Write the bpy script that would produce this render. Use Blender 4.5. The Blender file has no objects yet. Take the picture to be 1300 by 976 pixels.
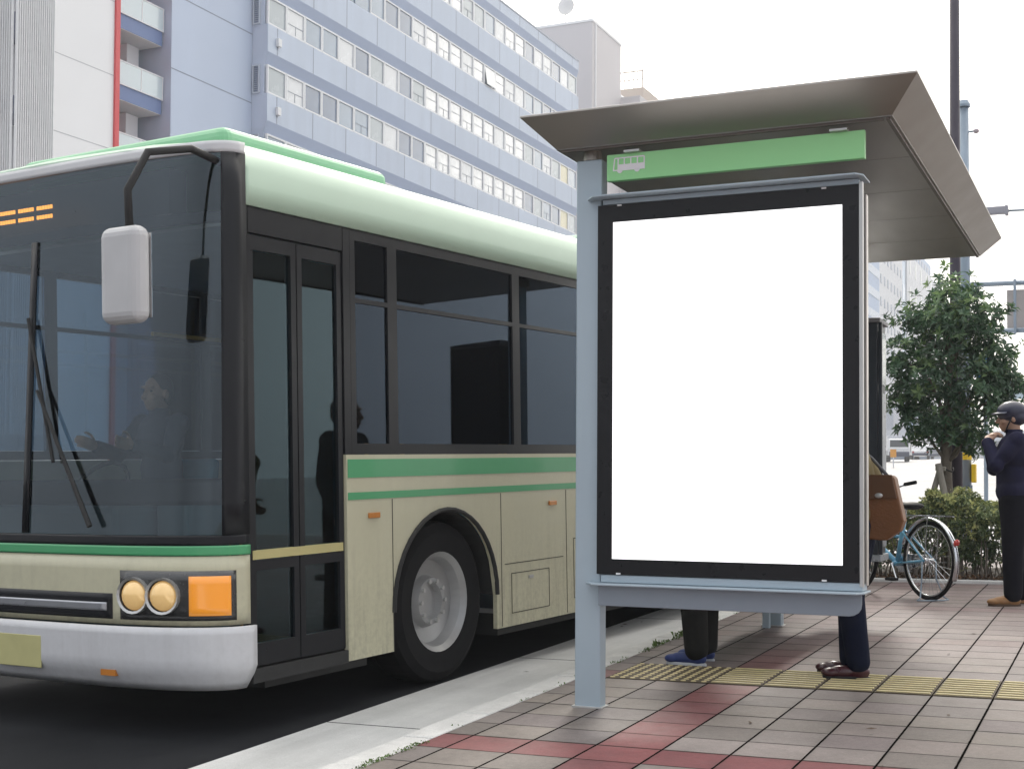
import bpy, bmesh, math, random
from math import sin, cos, pi, radians
from mathutils import Vector, Matrix
import numpy as np
random.seed(7)

# ------------------------------------------------------------------ camera
S = bpy.context.scene
COL = S.collection
cam_d = bpy.data.cameras.new('camera'); cam = bpy.data.objects.new('camera', cam_d); COL.objects.link(cam)
F_ = Vector((-0.41136, 0.91101, 0.02932)).normalized()
yaw, pit, rol = 0.42406, 0.029322, 0.005605
F_ = Vector((-sin(yaw)*cos(pit), cos(yaw)*cos(pit), sin(pit)))
R0 = Vector((cos(yaw), sin(yaw), 0)); U0 = R0.cross(F_)
R_ = R0*cos(rol)+U0*sin(rol); U_ = -R0*sin(rol)+U0*cos(rol)
cam.matrix_world = Matrix(((R_.x, U_.x, -F_.x, 0), (R_.y, U_.y, -F_.y, 0), (R_.z, U_.z, -F_.z, 1.221), (0, 0, 0, 1)))
cam_d.sensor_width = 36; cam_d.lens = 1731.8/1300*36; cam_d.shift_y = 76.7/1300
cam_d.clip_start = 0.05; cam_d.clip_end = 4000
S.camera = cam

# ------------------------------------------------------------------ world (bright overcast, thin veil round the hidden sun)
SUN_AZ, SUN_EL = radians(-15), radians(38)     # azimuth measured from +Y, clockwise
w = bpy.data.worlds.new('World'); S.world = w; w.use_nodes = True
nt = w.node_tree; nt.nodes.clear()
N = lambda t: nt.nodes.new(t)
out = N('ShaderNodeOutputWorld'); bg = N('ShaderNodeBackground'); sky = N('ShaderNodeTexSky')
sky.sky_type = 'NISHITA'; sky.sun_disc = False; sky.sun_elevation = SUN_EL; sky.sun_rotation = SUN_AZ
sky.dust_density = 3.0; sky.air_density = 1.0
tc = N('ShaderNodeTexCoord'); sep = N('ShaderNodeSeparateXYZ'); nt.links.new(tc.outputs['Generated'], sep.inputs[0])
mr = N('ShaderNodeMapRange'); mr.inputs['From Min'].default_value = -0.05; mr.inputs['From Max'].default_value = 0.9
mr.inputs['To Min'].default_value = 0.62; mr.inputs['To Max'].default_value = 1.25
nt.links.new(sep.outputs['Z'], mr.inputs['Value'])
dot = N('ShaderNodeVectorMath'); dot.operation = 'DOT_PRODUCT'
dot.inputs[1].default_value = (sin(SUN_AZ)*cos(SUN_EL), cos(SUN_AZ)*cos(SUN_EL), sin(SUN_EL))
nt.links.new(tc.outputs['Generated'], dot.inputs[0])
mg = N('ShaderNodeMapRange'); mg.interpolation_type = 'SMOOTHSTEP'
mg.inputs['From Min'].default_value = -0.1; mg.inputs['From Max'].default_value = 1.0
mg.inputs['To Min'].default_value = 0.0; mg.inputs['To Max'].default_value = 1.5
nt.links.new(dot.outputs['Value'], mg.inputs['Value'])
add = N('ShaderNodeMath'); add.operation = 'ADD'; nt.links.new(mr.outputs[0], add.inputs[0]); nt.links.new(mg.outputs[0], add.inputs[1])
cn = N('ShaderNodeTexNoise'); cn.inputs['Scale'].default_value = 2.2; cn.inputs['Detail'].default_value = 5
nt.links.new(tc.outputs['Generated'], cn.inputs['Vector'])
cm = N('ShaderNodeMapRange'); cm.inputs['From Min'].default_value = .3; cm.inputs['From Max'].default_value = .7; cm.inputs['To Min'].default_value = 7.2; cm.inputs['To Max'].default_value = 12.6
nt.links.new(cn.outputs['Fac'], cm.inputs['Value'])
mul = N('ShaderNodeMath'); mul.operation = 'MULTIPLY'; nt.links.new(add.outputs[0], mul.inputs[0]); nt.links.new(cm.outputs[0], mul.inputs[1])
cc = N('ShaderNodeCombineColor')
for i, (k, wm_) in enumerate(((0.97, .05), (1.0, 0.0), (1.06, -.10))):
    kk = N('ShaderNodeMath'); kk.operation = 'MULTIPLY_ADD'; nt.links.new(mg.outputs[0], kk.inputs[0]); kk.inputs[1].default_value = wm_; kk.inputs[2].default_value = k
    m_ = N('ShaderNodeMath'); m_.operation = 'MULTIPLY'; nt.links.new(kk.outputs[0], m_.inputs[1])
    nt.links.new(mul.outputs[0], m_.inputs[0]); nt.links.new(m_.outputs[0], cc.inputs[i])
mx = N('ShaderNodeMix'); mx.data_type = 'RGBA'; mx.inputs['Factor'].default_value = 0.9
nt.links.new(sky.outputs['Color'], mx.inputs['A']); nt.links.new(cc.outputs['Color'], mx.inputs['B'])
nt.links.new(mx.outputs['Result'], bg.inputs['Color']); bg.inputs['Strength'].default_value = 0.11
nt.links.new(bg.outputs[0], out.inputs[0])

sd = bpy.data.lights.new('sun', 'SUN'); sd.energy = 2.0; sd.angle = radians(14); sd.color = (1.0, 0.945, 0.87)
so = bpy.data.objects.new('sun', sd); COL.objects.link(so)
so.rotation_euler = (-(pi/2 - SUN_EL), 0, -SUN_AZ); so.location = (0, 0, 30)

S.view_settings.view_transform = 'Standard'; S.view_settings.look = 'None'
S.view_settings.exposure = 0.0; S.view_settings.gamma = 1.0
S.cycles.max_bounces = 8; S.cycles.transparent_max_bounces = 16
S.cycles.use_denoising = True

# ------------------------------------------------------------------ materials
def lin(c):
    return tuple(((v/255)/12.92 if v/255 <= .04045 else ((v/255+.055)/1.055)**2.4) for v in c)
class Nodes:
    def __init__(s, m): s.t = m.node_tree
    def n(s, typ, **kw):
        x = s.t.nodes.new(typ)
        for k, v in kw.items():
            if k.startswith('i_'):
                key = k[2:]; key = int(key) if key.isdigit() else key.replace('_', ' ')
                s.set(x.inputs[key], v)
            else: setattr(x, k, v)
        return x
    def set(s, sock, v):
        if isinstance(v, bpy.types.NodeSocket): s.t.links.new(v, sock)
        else: sock.default_value = v
    def m(s, op, a, b=None, c=None):
        x = s.t.nodes.new('ShaderNodeMath'); x.operation = op
        for i, v in enumerate((a, b, c)):
            if v is not None: s.set(x.inputs[i], v)
        return x.outputs[0]
    def mix(s, f, a, b, bt='MIX'):
        x = s.t.nodes.new('ShaderNodeMix'); x.data_type = 'RGBA'; x.blend_type = bt
        s.set(x.inputs['Factor'], f)
        for k, v in (('A', a), ('B', b)):
            if isinstance(v, tuple) and len(v) == 3: v = v+(1,)
            s.set(x.inputs[k], v)
        return x.outputs['Result']
    def noise(s, scale, detail=4, vec=None, rough=.55):
        x = s.n('ShaderNodeTexNoise'); x.inputs['Scale'].default_value = scale; x.inputs['Detail'].default_value = detail
        x.inputs['Roughness'].default_value = rough
        if vec is not None: s.t.links.new(vec, x.inputs['Vector'])
        return x.outputs['Fac']
def newmat(name):
    m = bpy.data.materials.new(name); m.use_nodes = True
    return m, Nodes(m), m.node_tree.nodes['Principled BSDF']
MATS = {}
def mat(name, col, rough=.6, metal=0., var=.12, scale=6., bump=0., bscale=60., coat=0., emis=None, estr=0., spec=.5, stretch=None):
    if name in MATS: return MATS[name]
    m, n, b = newmat(name)
    tco = n.n('ShaderNodeTexCoord').outputs['Object']
    if stretch:
        mp = n.n('ShaderNodeMapping'); mp.inputs['Scale'].default_value = stretch
        m.node_tree.links.new(tco, mp.inputs['Vector']); tco = mp.outputs[0]
    f = n.noise(scale, 5, tco)
    k = n.m('MULTIPLY_ADD', f, 2*var, 1-var)
    c = n.mix(1.0, tuple(col)+(1,), n.n('ShaderNodeCombineColor', i_0=k, i_1=k, i_2=k).outputs[0], 'MULTIPLY')
    m.node_tree.links.new(c, b.inputs['Base Color'])
    b.inputs['Roughness'].default_value = rough; b.inputs['Metallic'].default_value = metal
    b.inputs['Specular IOR Level'].default_value = spec
    b.inputs['Coat Weight'].default_value = coat; b.inputs['Coat Roughness'].default_value = .08
    r = n.m('MULTIPLY_ADD', n.noise(scale*2.7, 4, tco), .2, rough-.1)
    m.node_tree.links.new(r, b.inputs['Roughness'])
    if bump:
        bp = n.n('ShaderNodeBump'); bp.inputs['Strength'].default_value = bump; bp.inputs['Distance'].default_value = .02
        m.node_tree.links.new(n.noise(bscale, 6, tco), bp.inputs['Height']); m.node_tree.links.new(bp.outputs[0], b.inputs['Normal'])
    if emis: b.inputs['Emission Color'].default_value = tuple(emis)+(1,); b.inputs['Emission Strength'].default_value = estr
    MATS[name] = m; return m
def glass(name, tint, ior=1.45, rough=.02, gcol=(1, 1, 1)):
    if name in MATS: return MATS[name]
    m = bpy.data.materials.new(name); m.use_nodes = True; t = m.node_tree; t.nodes.clear()
    o = t.nodes.new('ShaderNodeOutputMaterial'); mixs = t.nodes.new('ShaderNodeMixShader')
    tr = t.nodes.new('ShaderNodeBsdfTransparent'); tr.inputs[0].default_value = tuple(tint)+(1,)
    gl = t.nodes.new('ShaderNodeBsdfGlossy'); gl.inputs['Roughness'].default_value = rough; gl.inputs[0].default_value = tuple(gcol)+(1,)
    fr = t.nodes.new('ShaderNodeFresnel'); fr.inputs['IOR'].default_value = ior
    t.links.new(fr.outputs[0], mixs.inputs[0]); t.links.new(tr.outputs[0], mixs.inputs[1]); t.links.new(gl.outputs[0], mixs.inputs[2])
    t.links.new(mixs.outputs[0], o.inputs[0]); MATS[name] = m; return m

# ------------------------------------------------------------------ mesh builder
class MB:
    def __init__(s): s.v = []; s.f = []
    def add(s, vs, fs):
        k = len(s.v); s.v += [tuple(p) for p in vs]; s.f += [tuple(i+k for i in q) for q in fs]; return s
    def box(s, x0, x1, y0, y1, z0, z1):
        vs = [(x, y, z) for x in (x0, x1) for y in (y0, y1) for z in (z0, z1)]
        return s.add(vs, [(0, 1, 3, 2), (4, 6, 7, 5), (0, 4, 5, 1), (2, 3, 7, 6), (0, 2, 6, 4), (1, 5, 7, 3)])
    def obox(s, c, dx, dy, dz, M=None):
        M = M or Matrix.Identity(3); c = Vector(c)
        vs = [c+M@Vector((x, y, z)) for x in (-dx/2, dx/2) for y in (-dy/2, dy/2) for z in (-dz/2, dz/2)]
        return s.add(vs, [(0, 1, 3, 2), (4, 6, 7, 5), (0, 4, 5, 1), (2, 3, 7, 6), (0, 2, 6, 4), (1, 5, 7, 3)])
    def prism(s, poly, a0, a1, axis='y'):
        n = len(poly)
        def P(u, v, a): return {'y': (u, a, v), 'x': (a, u, v), 'z': (u, v, a)}[axis]
        vs = [P(u, v, a0) for u, v in poly]+[P(u, v, a1) for u, v in poly]
        fs = [tuple(range(n)), tuple(range(2*n-1, n-1, -1))]+[(i, (i+1) % n, n+(i+1) % n, n+i) for i in range(n)]
        return s.add(vs, fs)
    def tube(s, pts, r, n=10, closed=False, caps=True):
        pts = [Vector(p) for p in pts]; rr = r if isinstance(r, (list, tuple)) else [r]*len(pts)
        L = len(pts); rings = []; up = None
        for i, p in enumerate(pts):
            if closed: t = pts[(i+1) % L]-pts[i-1]
            else: t = pts[min(i+1, L-1)]-pts[max(i-1, 0)]
            t.normalize()
            if up is None:
                up = Vector((0, 0, 1)) if abs(t.z) < .9 else Vector((1, 0, 0))
            a = t.cross(up)
            if a.length < 1e-4: a = t.cross(Vector((0, 1, 0)))
            a.normalize(); bb = a.cross(t).normalized(); up = bb
            rings.append([p+(a*cos(2*pi*k/n)+bb*sin(2*pi*k/n))*rr[i] for k in range(n)])
        vs = [q for g in rings for q in g]; fs = []
        for i in range(L if closed else L-1):
            j = (i+1) % L
            for k in range(n): fs.append((i*n+k, i*n+(k+1) % n, j*n+(k+1) % n, j*n+k))
        if not closed and caps: fs += [tuple(range(n-1, -1, -1)), tuple((L-1)*n+k for k in range(n))]
        return s.add(vs, fs)
    def lathe(s, prof, c=(0, 0, 0), axis='z', n=24, a0=0, a1=2*pi):
        full = abs(a1-a0-2*pi) < 1e-6; m = n if full else n+1; vs = []
        for r, h in prof:
            for k in range(m):
                a = a0+(a1-a0)*k/n; u, v = r*cos(a), r*sin(a)
                p = {'z': (u, v, h), 'x': (h, u, v), 'y': (u, h, v)}[axis]
                vs.append((p[0]+c[0], p[1]+c[1], p[2]+c[2]))
        fs = []
        for i in range(len(prof)-1):
            for k in range(n):
                k2 = (k+1) % m; fs.append((i*m+k, i*m+k2, (i+1)*m+k2, (i+1)*m+k))
        return s.add(vs, fs)
    def disc(s, c, r, axis='z', n=24, th=.01):
        return s.lathe([(0.0001, -th/2), (r, -th/2), (r, th/2), (0.0001, th/2)], c, axis, n)
    def ell(s, c, rx, ry, rz, nu=16, nv=10, M=None):
        vs = []; M = M or Matrix.Identity(3); c = Vector(c)
        for j in range(nv+1):
            t = pi*j/nv
            for k in range(nu):
                a = 2*pi*k/nu; vs.append(c+M@Vector((rx*sin(t)*cos(a), ry*sin(t)*sin(a), rz*cos(t))))
        fs = [(j*nu+k, (j+1)*nu+k, (j+1)*nu+(k+1) % nu, j*nu+(k+1) % nu) for j in range(nv) for k in range(nu)]
        return s.add(vs, fs)
    def grid(s, fn, nu, nv):
        vs = [fn(i/nu, j/nv) for i in range(nu+1) for j in range(nv+1)]
        fs = [(i*(nv+1)+j, (i+1)*(nv+1)+j, (i+1)*(nv+1)+j+1, i*(nv+1)+j+1) for i in range(nu) for j in range(nv)]
        return s.add(vs, fs)
    def limb(s, pts, rr, n=12):
        s.tube(pts, rr, n)
        for p, r in zip(pts, rr): s.ell(p, r, r, r, n, 8)
        return s
    def build(s, name, m, parent=None, bevel=0, smooth=False, world=False, solid=0, fixn=True, seg=2, sub=0):
        me = bpy.data.meshes.new(name)
        vs = s.v
        if world and parent is not None:
            M_ = parent.matrix_basis.copy(); q_ = parent.parent
            while q_ is not None: M_ = q_.matrix_basis @ M_; q_ = q_.parent
            inv = M_.inverted(); vs = [tuple(inv@Vector(p)) for p in vs]
        me.from_pydata(vs, [], s.f); me.update()
        if fixn:
            bm = bmesh.new(); bm.from_mesh(me); bmesh.ops.remove_doubles(bm, verts=bm.verts, dist=1e-5)
            bmesh.ops.recalc_face_normals(bm, faces=bm.faces); bm.to_mesh(me); bm.free()
        me.materials.append(m)
        o = bpy.data.objects.new(name, me); COL.objects.link(o)
        if parent is not None: o.parent = parent
        if smooth:
            for p in me.polygons: p.use_smooth = True
        if solid:
            q = o.modifiers.new('solid', 'SOLIDIFY'); q.thickness = solid; q.offset = 0
        if sub:
            q = o.modifiers.new('sub', 'SUBSURF'); q.levels = q.render_levels = sub
        if bevel:
            q = o.modifiers.new('bevel', 'BEVEL'); q.width = bevel; q.segments = seg; q.limit_method = 'ANGLE'; q.angle_limit = radians(35)
            q.harden_normals = False
        return o
def tag(o, label=None, cat=None, group=None, kind=None):
    if label: o['label'] = label
    if cat: o['category'] = cat
    if group: o['group'] = group
    if kind: o['kind'] = kind
    return o
def thing(name, loc, label, cat, rz=0, group=None, M=None):
    o = bpy.data.objects.new(name, None); COL.objects.link(o); o.empty_display_size = .2
    if M is not None: o.matrix_basis = M
    else: o.location = loc; o.rotation_euler = (0, 0, rz)
    bpy.context.view_layer.update()
    return tag(o, label, cat, group)
def copy_tree(o, parent=None):
    c = o.copy(); COL.objects.link(c)
    if parent is not None: c.parent = parent
    for ch in list(o.children): copy_tree(ch, c)
    return c

# ------------------------------------------------------------------ ground levels
GA, GB = 0.02414, 0.01148
def gz(x, y):
    z = GA*y + GB*max(-40, min(20, x))
    if y > 50: z += .009*(min(y, 150)-50)
    if y > 150: z -= .014*(y-150)
    return z
def sheet(name, x0, x1, y0, y1, dz, m, kind='structure', dens=0):
    xs = sorted({x0, x1} | {v for v in (-40, 20) if x0 < v < x1}); ys = sorted({y0, y1} | {v for v in (50, 150) if y0 < v < y1})
    b = MB(); vs = [(x, y, gz(x, y)+dz) for x in xs for y in ys]; n = len(ys)
    fs = [(i*n+j, (i+1)*n+j, (i+1)*n+j+1, i*n+j+1) for i in range(len(xs)-1) for j in range(n-1)]
    b.add(vs, fs); o = b.build(name, m, fixn=False); o['kind'] = kind; return o
def gbox(mb, x0, x1, y0, y1, d0, d1):            # box whose top and bottom follow the ground
    vs = [(x, y, gz(x, y)+d) for x in (x0, x1) for y in (y0, y1) for d in (d0, d1)]
    return mb.add(vs, [(0, 1, 3, 2), (4, 6, 7, 5), (0, 4, 5, 1), (2, 3, 7, 6), (0, 2, 6, 4), (1, 5, 7, 3)])

def pavement_mat():
    m, n, b = newmat('paving_tiles'); L = m.node_tree.links
    tco = n.n('ShaderNodeTexCoord').outputs['Object']; sp = n.n('ShaderNodeSeparateXYZ', i_0=tco)
    TX, TY = .2935, .2835
    u = n.m('DIVIDE', n.m('ADD', sp.outputs[0], .62), TX); v = n.m('DIVIDE', n.m('SUBTRACT', sp.outputs[1], 6.375), TY)
    iu, iv = n.m('FLOOR', u), n.m('FLOOR', v); fu, fv = n.m('FRACT', u), n.m('FRACT', v)
    du = n.m('MULTIPLY', n.m('MINIMUM', fu, n.m('SUBTRACT', 1, fu)), TX); dv = n.m('MULTIPLY', n.m('MINIMUM', fv, n.m('SUBTRACT', 1, fv)), TY)
    wob = n.m('MULTIPLY_ADD', n.noise(22, 3, tco), .004, -.002)
    ju = n.n('ShaderNodeMapRange', i_0=n.m('ADD', du, wob), i_1=.0040, i_2=.0062, i_3=1., i_4=0.).outputs[0]
    # every third cross joint is wide, the others tight
    wide = n.m('COMPARE', n.m('FLOORED_MODULO', n.m('ROUND', v), 3), 0, .1)
    jw = n.m('MULTIPLY_ADD', wide, .0026, .0036)
    jv = n.n('ShaderNodeMapRange', i_0=n.m('SUBTRACT', n.m('ADD', dv, wob), jw), i_1=0., i_2=.0022, i_3=1., i_4=0.).outputs[0]
    joint = n.m('MAXIMUM', ju, n.m('MULTIPLY', jv, .9))
    edge = n.n('ShaderNodeMapRange', i_0=n.m('MINIMUM', du, dv), i_1=.004, i_2=.035, i_3=.80, i_4=1.).outputs[0]
    cid = n.n('ShaderNodeCombineXYZ', i_0=iu, i_1=iv).outputs[0]
    wn = n.n('ShaderNodeTexWhiteNoise', i_0=cid); rnd = wn.outputs['Value']
    red = n.m('MAXIMUM', n.m('COMPARE', n.m('FLOORED_MODULO', n.m('ADD', iu, 5), 7), 0, .1), n.m('COMPARE', n.m('FLOORED_MODULO', n.m('ADD', iv, 4), 7), 0, .1))
    ramp = n.n('ShaderNodeValToRGB', i_0=rnd); e = ramp.color_ramp.elements
    e[0].color = (.165, .142, .130, 1); e[1].color = (.285, .243, .226, 1)
    for p, c in ((.3, (.24, .206, .182, 1)), (.55, (.215, .175, .172, 1)), (.75, (.150, .130, .124, 1))):
        x = e.new(p); x.color = c
    # the far run of the pavement is of pinker tiles
    far = n.n('ShaderNodeMapRange', i_0=sp.outputs[1], i_1=6.8, i_2=9., i_3=0., i_4=1.).outputs[0]
    tone = n.mix(n.m('MULTIPLY', far, .55), ramp.outputs[0], (.235, .184, .180))
    rramp = n.mix(rnd, (.165, .055, .06), (.27, .092, .09))
    redf = n.m('MULTIPLY', red, n.m('MULTIPLY_ADD', far, -.85, 1))
    c = n.mix(redf, tone, rramp)
    g1 = n.m('MULTIPLY_ADD', n.noise(4.5, 6, tco, .65), .7, .65)
    g2 = n.m('MULTIPLY_ADD', n.noise(110, 4, tco, .8), .9, .56)
    st = n.n('ShaderNodeMapRange', i_0=n.noise(1.3, 7, tco, .65), i_1=.50, i_2=.72, i_3=1., i_4=.70).outputs[0]
    g3 = n.m('MULTIPLY_ADD', n.noise(38, 3, tco, .6), .5, .75)
    g = n.m('MULTIPLY', n.m('MULTIPLY', n.m('MULTIPLY', g1, n.m('MULTIPLY', g2, .90)), st), n.m('MULTIPLY', g3, n.m('MULTIPLY_ADD', n.m('SUBTRACT', edge, 1), n.noise(7, 4, tco), 1)))
    c = n.mix(1., c, n.n('ShaderNodeCombineColor', i_0=g, i_1=g, i_2=g).outputs[0], 'MULTIPLY')
    # gum spots
    vo = n.n('ShaderNodeTexVoronoi', i_Scale=3.4); L.new(tco, vo.inputs['Vector'])
    gum = n.m('LESS_THAN', vo.outputs['Distance'], .035)
    c = n.mix(n.m('MULTIPLY', gum, .55), c, (.06, .055, .05))
    c = n.mix(joint, c, (.007, .006, .005)); L.new(c, b.inputs['Base Color'])
    L.new(n.m('MULTIPLY_ADD', n.noise(9, 4, tco), .3, .42), b.inputs['Roughness']); L.new(n.m('MULTIPLY_ADD', joint, -.35, .35), b.inputs['Specular IOR Level'])
    rsh = n.m('MULTIPLY_ADD', rnd, .18, 0)
    hgt = n.m('SUBTRACT', n.m('ADD', n.m('MULTIPLY', n.noise(120, 4, tco), .12), n.m('MULTIPLY', rnd, .25)), joint)
    bp = n.n('ShaderNodeBump', i_Strength=.8, i_Distance=.006, i_Height=hgt); L.new(bp.outputs[0], b.inputs['Normal'])
    return m
def ground_mat(name, c0, c1, sc, fine, rough, streak=None, bump=.4, lane=None):
    m, n, b = newmat(name); L = m.node_tree.links
    tco = n.n('ShaderNodeTexCoord').outputs['Object']
    c = n.mix(n.n('ShaderNodeMapRange', i_0=n.noise(sc, 7, tco, .65), i_1=.3, i_2=.7).outputs[0], c0, c1)
    g = n.m('MULTIPLY_ADD', n.noise(fine, 5, tco, .8), .9, .55)
    if streak:
        mp = n.n('ShaderNodeMapping'); mp.inputs['Scale'].default_value = streak; L.new(tco, mp.inputs['Vector'])
        g = n.m('MULTIPLY', g, n.m('MULTIPLY_ADD', n.noise(1., 5, mp.outputs[0]), .6, .7))
    c = n.mix(1., c, n.n('ShaderNodeCombineColor', i_0=g, i_1=g, i_2=g).outputs[0], 'MULTIPLY')
    L.new(c, b.inputs['Base Color']); L.new(n.m('MULTIPLY_ADD', n.noise(sc*3, 4, tco), .2, rough-.1), b.inputs['Roughness'])
    bp = n.n('ShaderNodeBump', i_Strength=bump, i_Distance=.004, i_Height=n.noise(fine, 5, tco, .7)); L.new(bp.outputs[0], b.inputs['Normal'])
    return m
M_pave = pavement_mat()
M_asph = ground_mat('asphalt', (.012, .013, .015), (.026, .027, .030), .8, 160, .92, (1.2, .08, 1))
M_asph.node_tree.nodes['Principled BSDF'].inputs['Specular IOR Level'].default_value = .08
M_asph2 = ground_mat('glare_pale_asphalt', (.20, .20, .205), (.28, .28, .285), .25, 40, .55, (.15, 1.2, 1), .15)  # pale glare of the hazy road is put into this base colour
M_conc = ground_mat('gutter_concrete', (.52, .52, .505), (.66, .655, .64), 1.6, 140, .8, (6, .5, 1), .35)
M_kerb = ground_mat('kerb_stone', (.50, .495, .48), (.66, .65, .63), 5, 120, .8)
M_base = ground_mat('city_ground', (.16, .16, .155), (.24, .235, .22), .05, 3, .9)
sheet('ground', -150, 150, -60, 480, -.32, M_base)
sheet('road', -30, -3.74, -40, 17.9, -.10, M_asph)
sheet('intersection_road', -30, 120, 17.9, 420, -.10, M_asph2)
sheet('far_pavement', -38.0, -30, -40, 420, 0.02, ground_mat('far_paving', (.25, .24, .23), (.33, .32, .3), 1, 30, .7))
sheet('gutter', -3.74, -2.97, -40, 17.9, -.096, M_conc)
sheet('pavement', -2.815, 14, -40, 17.6, 0, M_pave)
k = MB(); y = -12.0
while y < 17.6:
    L_ = .6; gbox(k, -2.972, -2.818, y+.004, y+L_-.004, -.2, .004 + random.uniform(-.003, .002)); y += L_
tag(k.build('kerb', M_kerb, bevel=.012), kind='structure')
k = MB(); gbox(k, -2.97, 14, 17.6, 17.75, -.2, .003); tag(k.build('crossing_kerb', M_kerb, bevel=.012), kind='structure')
# gutter expansion joints
k = MB(); y = 1.2
while y < 17:
    gbox(k, -3.735, -2.98, y, y+.008, -.2, -.0945); y += 2.4
tag(k.build('gutter_joint', mat('joint_tar', (.05, .05, .048), .9)), kind='structure')
# painted markings on the intersection
M_paint = mat('road_paint', (.72, .72, .7), .6, var=.2, scale=3)
k = MB()
for (x0, x1, y0, y1) in [(-14, -1, 22.0, 22.45)] + [(-13+i*1.1, -12.5+i*1.1, 24.5, 28.5) for i in range(13)] + [(-24, 10, 44+6*i, 44.25+6*i) for i in range(4)] + [(-9.3, -9.15, 50, 140), (-13, -12.85, 60, 66), (-13, -12.85, 74, 82), (-13, -12.85, 92, 102)]:
    vs = [(x, yy, gz(x, yy)-.094) for x in (x0, x1) for yy in (y0, y1)]; k.add(vs, [(0, 2, 3, 1)])
tag(k.build('road_marking', M_paint, fixn=False), kind='structure')

# tactile guidance strip: raised yellow bars and dots on two rows of blocks
M_tac = mat('tactile_yellow', (.56, .47, .25), .6, var=.3, scale=14, bump=.2)
M_tacb = mat('tactile_base', (.085, .062, .035), .75, var=.35, scale=9, bump=.3)
b0 = MB(); b1 = MB()
X0t = -2.6745; TX, TY = .2935, .2835
for r in range(2):
    ya = 7.2255 + r*TY
    for c_ in range(14):
        xa = X0t + c_*TX
        gbox(b0, xa+.004, xa+TX-.004, ya+.003, ya+TY-.003, -.03, .004)
        if c_ < 2:
            for i in range(5):
                for j in range(5):
                    cx, cy = xa+(i+.5)*TX/5, ya+(j+.5)*TY/5
                    b1.lathe([(.017, 0), (.013, .005), (.0001, .005)], (cx, cy, gz(cx, cy)+.0035), 'z', 8)
        else:
            for j in range(4):
                cy = ya+(j+.5)*TY/4; vs = []
                gbox(b1, xa+.012, xa+TX-.012, cy-.0125, cy+.0125, .002, .010)
tag(b0.build('tactile_paving', M_tacb), kind='structure')
tag(b1.build('tactile_paving_bar', M_tac, bevel=.003, seg=1), kind='structure')
# weeds and moss along the kerb joint
wd = MB()
def tuft(mb, x, y, n, h, z=None):
    for _ in range(n):
        a = random.uniform(0, 2*pi); l = h*random.uniform(.4, 1); r = random.uniform(.1, .9)*h
        z0 = gz(x, y)+.003; px, py = x+random.gauss(0, .012), y+random.gauss(0, .03)
        dx, dy = cos(a), sin(a); wv = .004
        mb.add([(px-dy*wv, py+dx*wv, z0), (px+dy*wv, py-dx*wv, z0), (px+dx*r*.5+dy*wv, py+dy*r*.5-dx*wv, z0+l*.7), (px+dx*r, py+dy*r, z0+l*.8)], [(0, 1, 2), (0, 2, 3)])
for i in range(170):
    yy = random.choice((random.uniform(4.4, 5.3), random.uniform(8.2, 9.6), random.uniform(4.5, 14)))
    tuft(wd, -2.816+random.gauss(0, .005), yy, random.randint(3, 7), random.choice((.006, .008, .012)) if yy < 7 else random.choice((.006, .01, .02)))
for yy in (8.55, 8.62, 9.05, 9.1, 9.14): tuft(wd, -2.83, yy, 14, .045)
tag(wd.build('weed_growth', mat('weed_green', (.09, .15, .03), .7, var=.4, scale=20), fixn=False), 'thin green weeds growing in the joint between kerb stones and pavement tiles', 'weeds', kind='stuff')

lt = MB(); rl_ = random.Random(3)
for i in range(26):
    x, y = (rl_.uniform(-3.7, -3.0), rl_.uniform(4.5, 14)) if i % 2 else (rl_.uniform(-2.7, 0), rl_.uniform(5, 13))
    z = gz(x, y)+(-.094 if x < -2.97 else .003); a = rl_.uniform(0, 6.28); l, w2 = rl_.uniform(.012, .028), rl_.uniform(.004, .010)
    c_, s_ = cos(a), sin(a)
    lt.add([(x-c_*l, y-s_*l, z+.002), (x-s_*w2, y+c_*w2, z+.006), (x+c_*l, y+s_*l, z+.004), (x+s_*w2, y-c_*w2, z+.001)], [(0, 1, 2, 3)])
tag(lt.build('leaf_litter', mat('litter_brown', (.10, .065, .04), .8, var=.4), fixn=False), 'tiny dry leaves and grit scattered over the pavement and the concrete gutter', 'leaves', kind='stuff')
# ------------------------------------------------------------------ shelter
def rimmat(name, col, rough, metal, streak):
    return mat(name, col, rough, metal, var=.07, scale=3, stretch=streak, bump=.03, bscale=140)
M_steel = mat('blue_grey_paint', (.41, .49, .55), .42, .25, var=.05, scale=2.5, bump=.02, bscale=200)
M_steel2 = mat('mid_grey_paint', (.24, .28, .33), .42, .3, var=.06, scale=2.5)
M_alu = mat('bronze_alu_soffit', (.29, .272, .255), .34, .7, var=.10, scale=2.0, stretch=(1, .25, 1))
M_aluL = mat('fascia_alu', (.30, .272, .245), .36, .6, var=.08, scale=1.6)
M_rim = mat('roof_rim_metal', (.5, .47, .44), .35, .6)
M_black = mat('black_glass_border', (.012, .012, .014), .3, 0, var=.1, spec=.25)
M_sil = mat('silver_profile', (.52, .52, .51), .35, .6)
sh = thing('bus_shelter', (-2.443, 6.37, gz(-2.443, 6.37)), 'grey steel bus shelter with slanted bronze roof and a blank lit advertising panel', 'bus shelter')
def B(name, m, parent=None, **k):
    return lambda mb: mb.build(name, m, parent or sh, world=True, **k)
z0 = gz(-2.443, 6.37)
def post(y0, y1, zt):
    g = gz(-2.44, y0)
    dx = .08 if y0 > 8 else 0
    o = MB().box(-2.51+dx, -2.375+dx, y0, y1, g-.02, zt).build('post', M_steel, sh, world=True, bevel=.006)
    MB().box(-2.535, -2.35, y0-.03, y1+.03, g-.02, g+.012).build('base_plate', M_steel2, o, world=False, bevel=.003) if False else None
    return o
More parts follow.
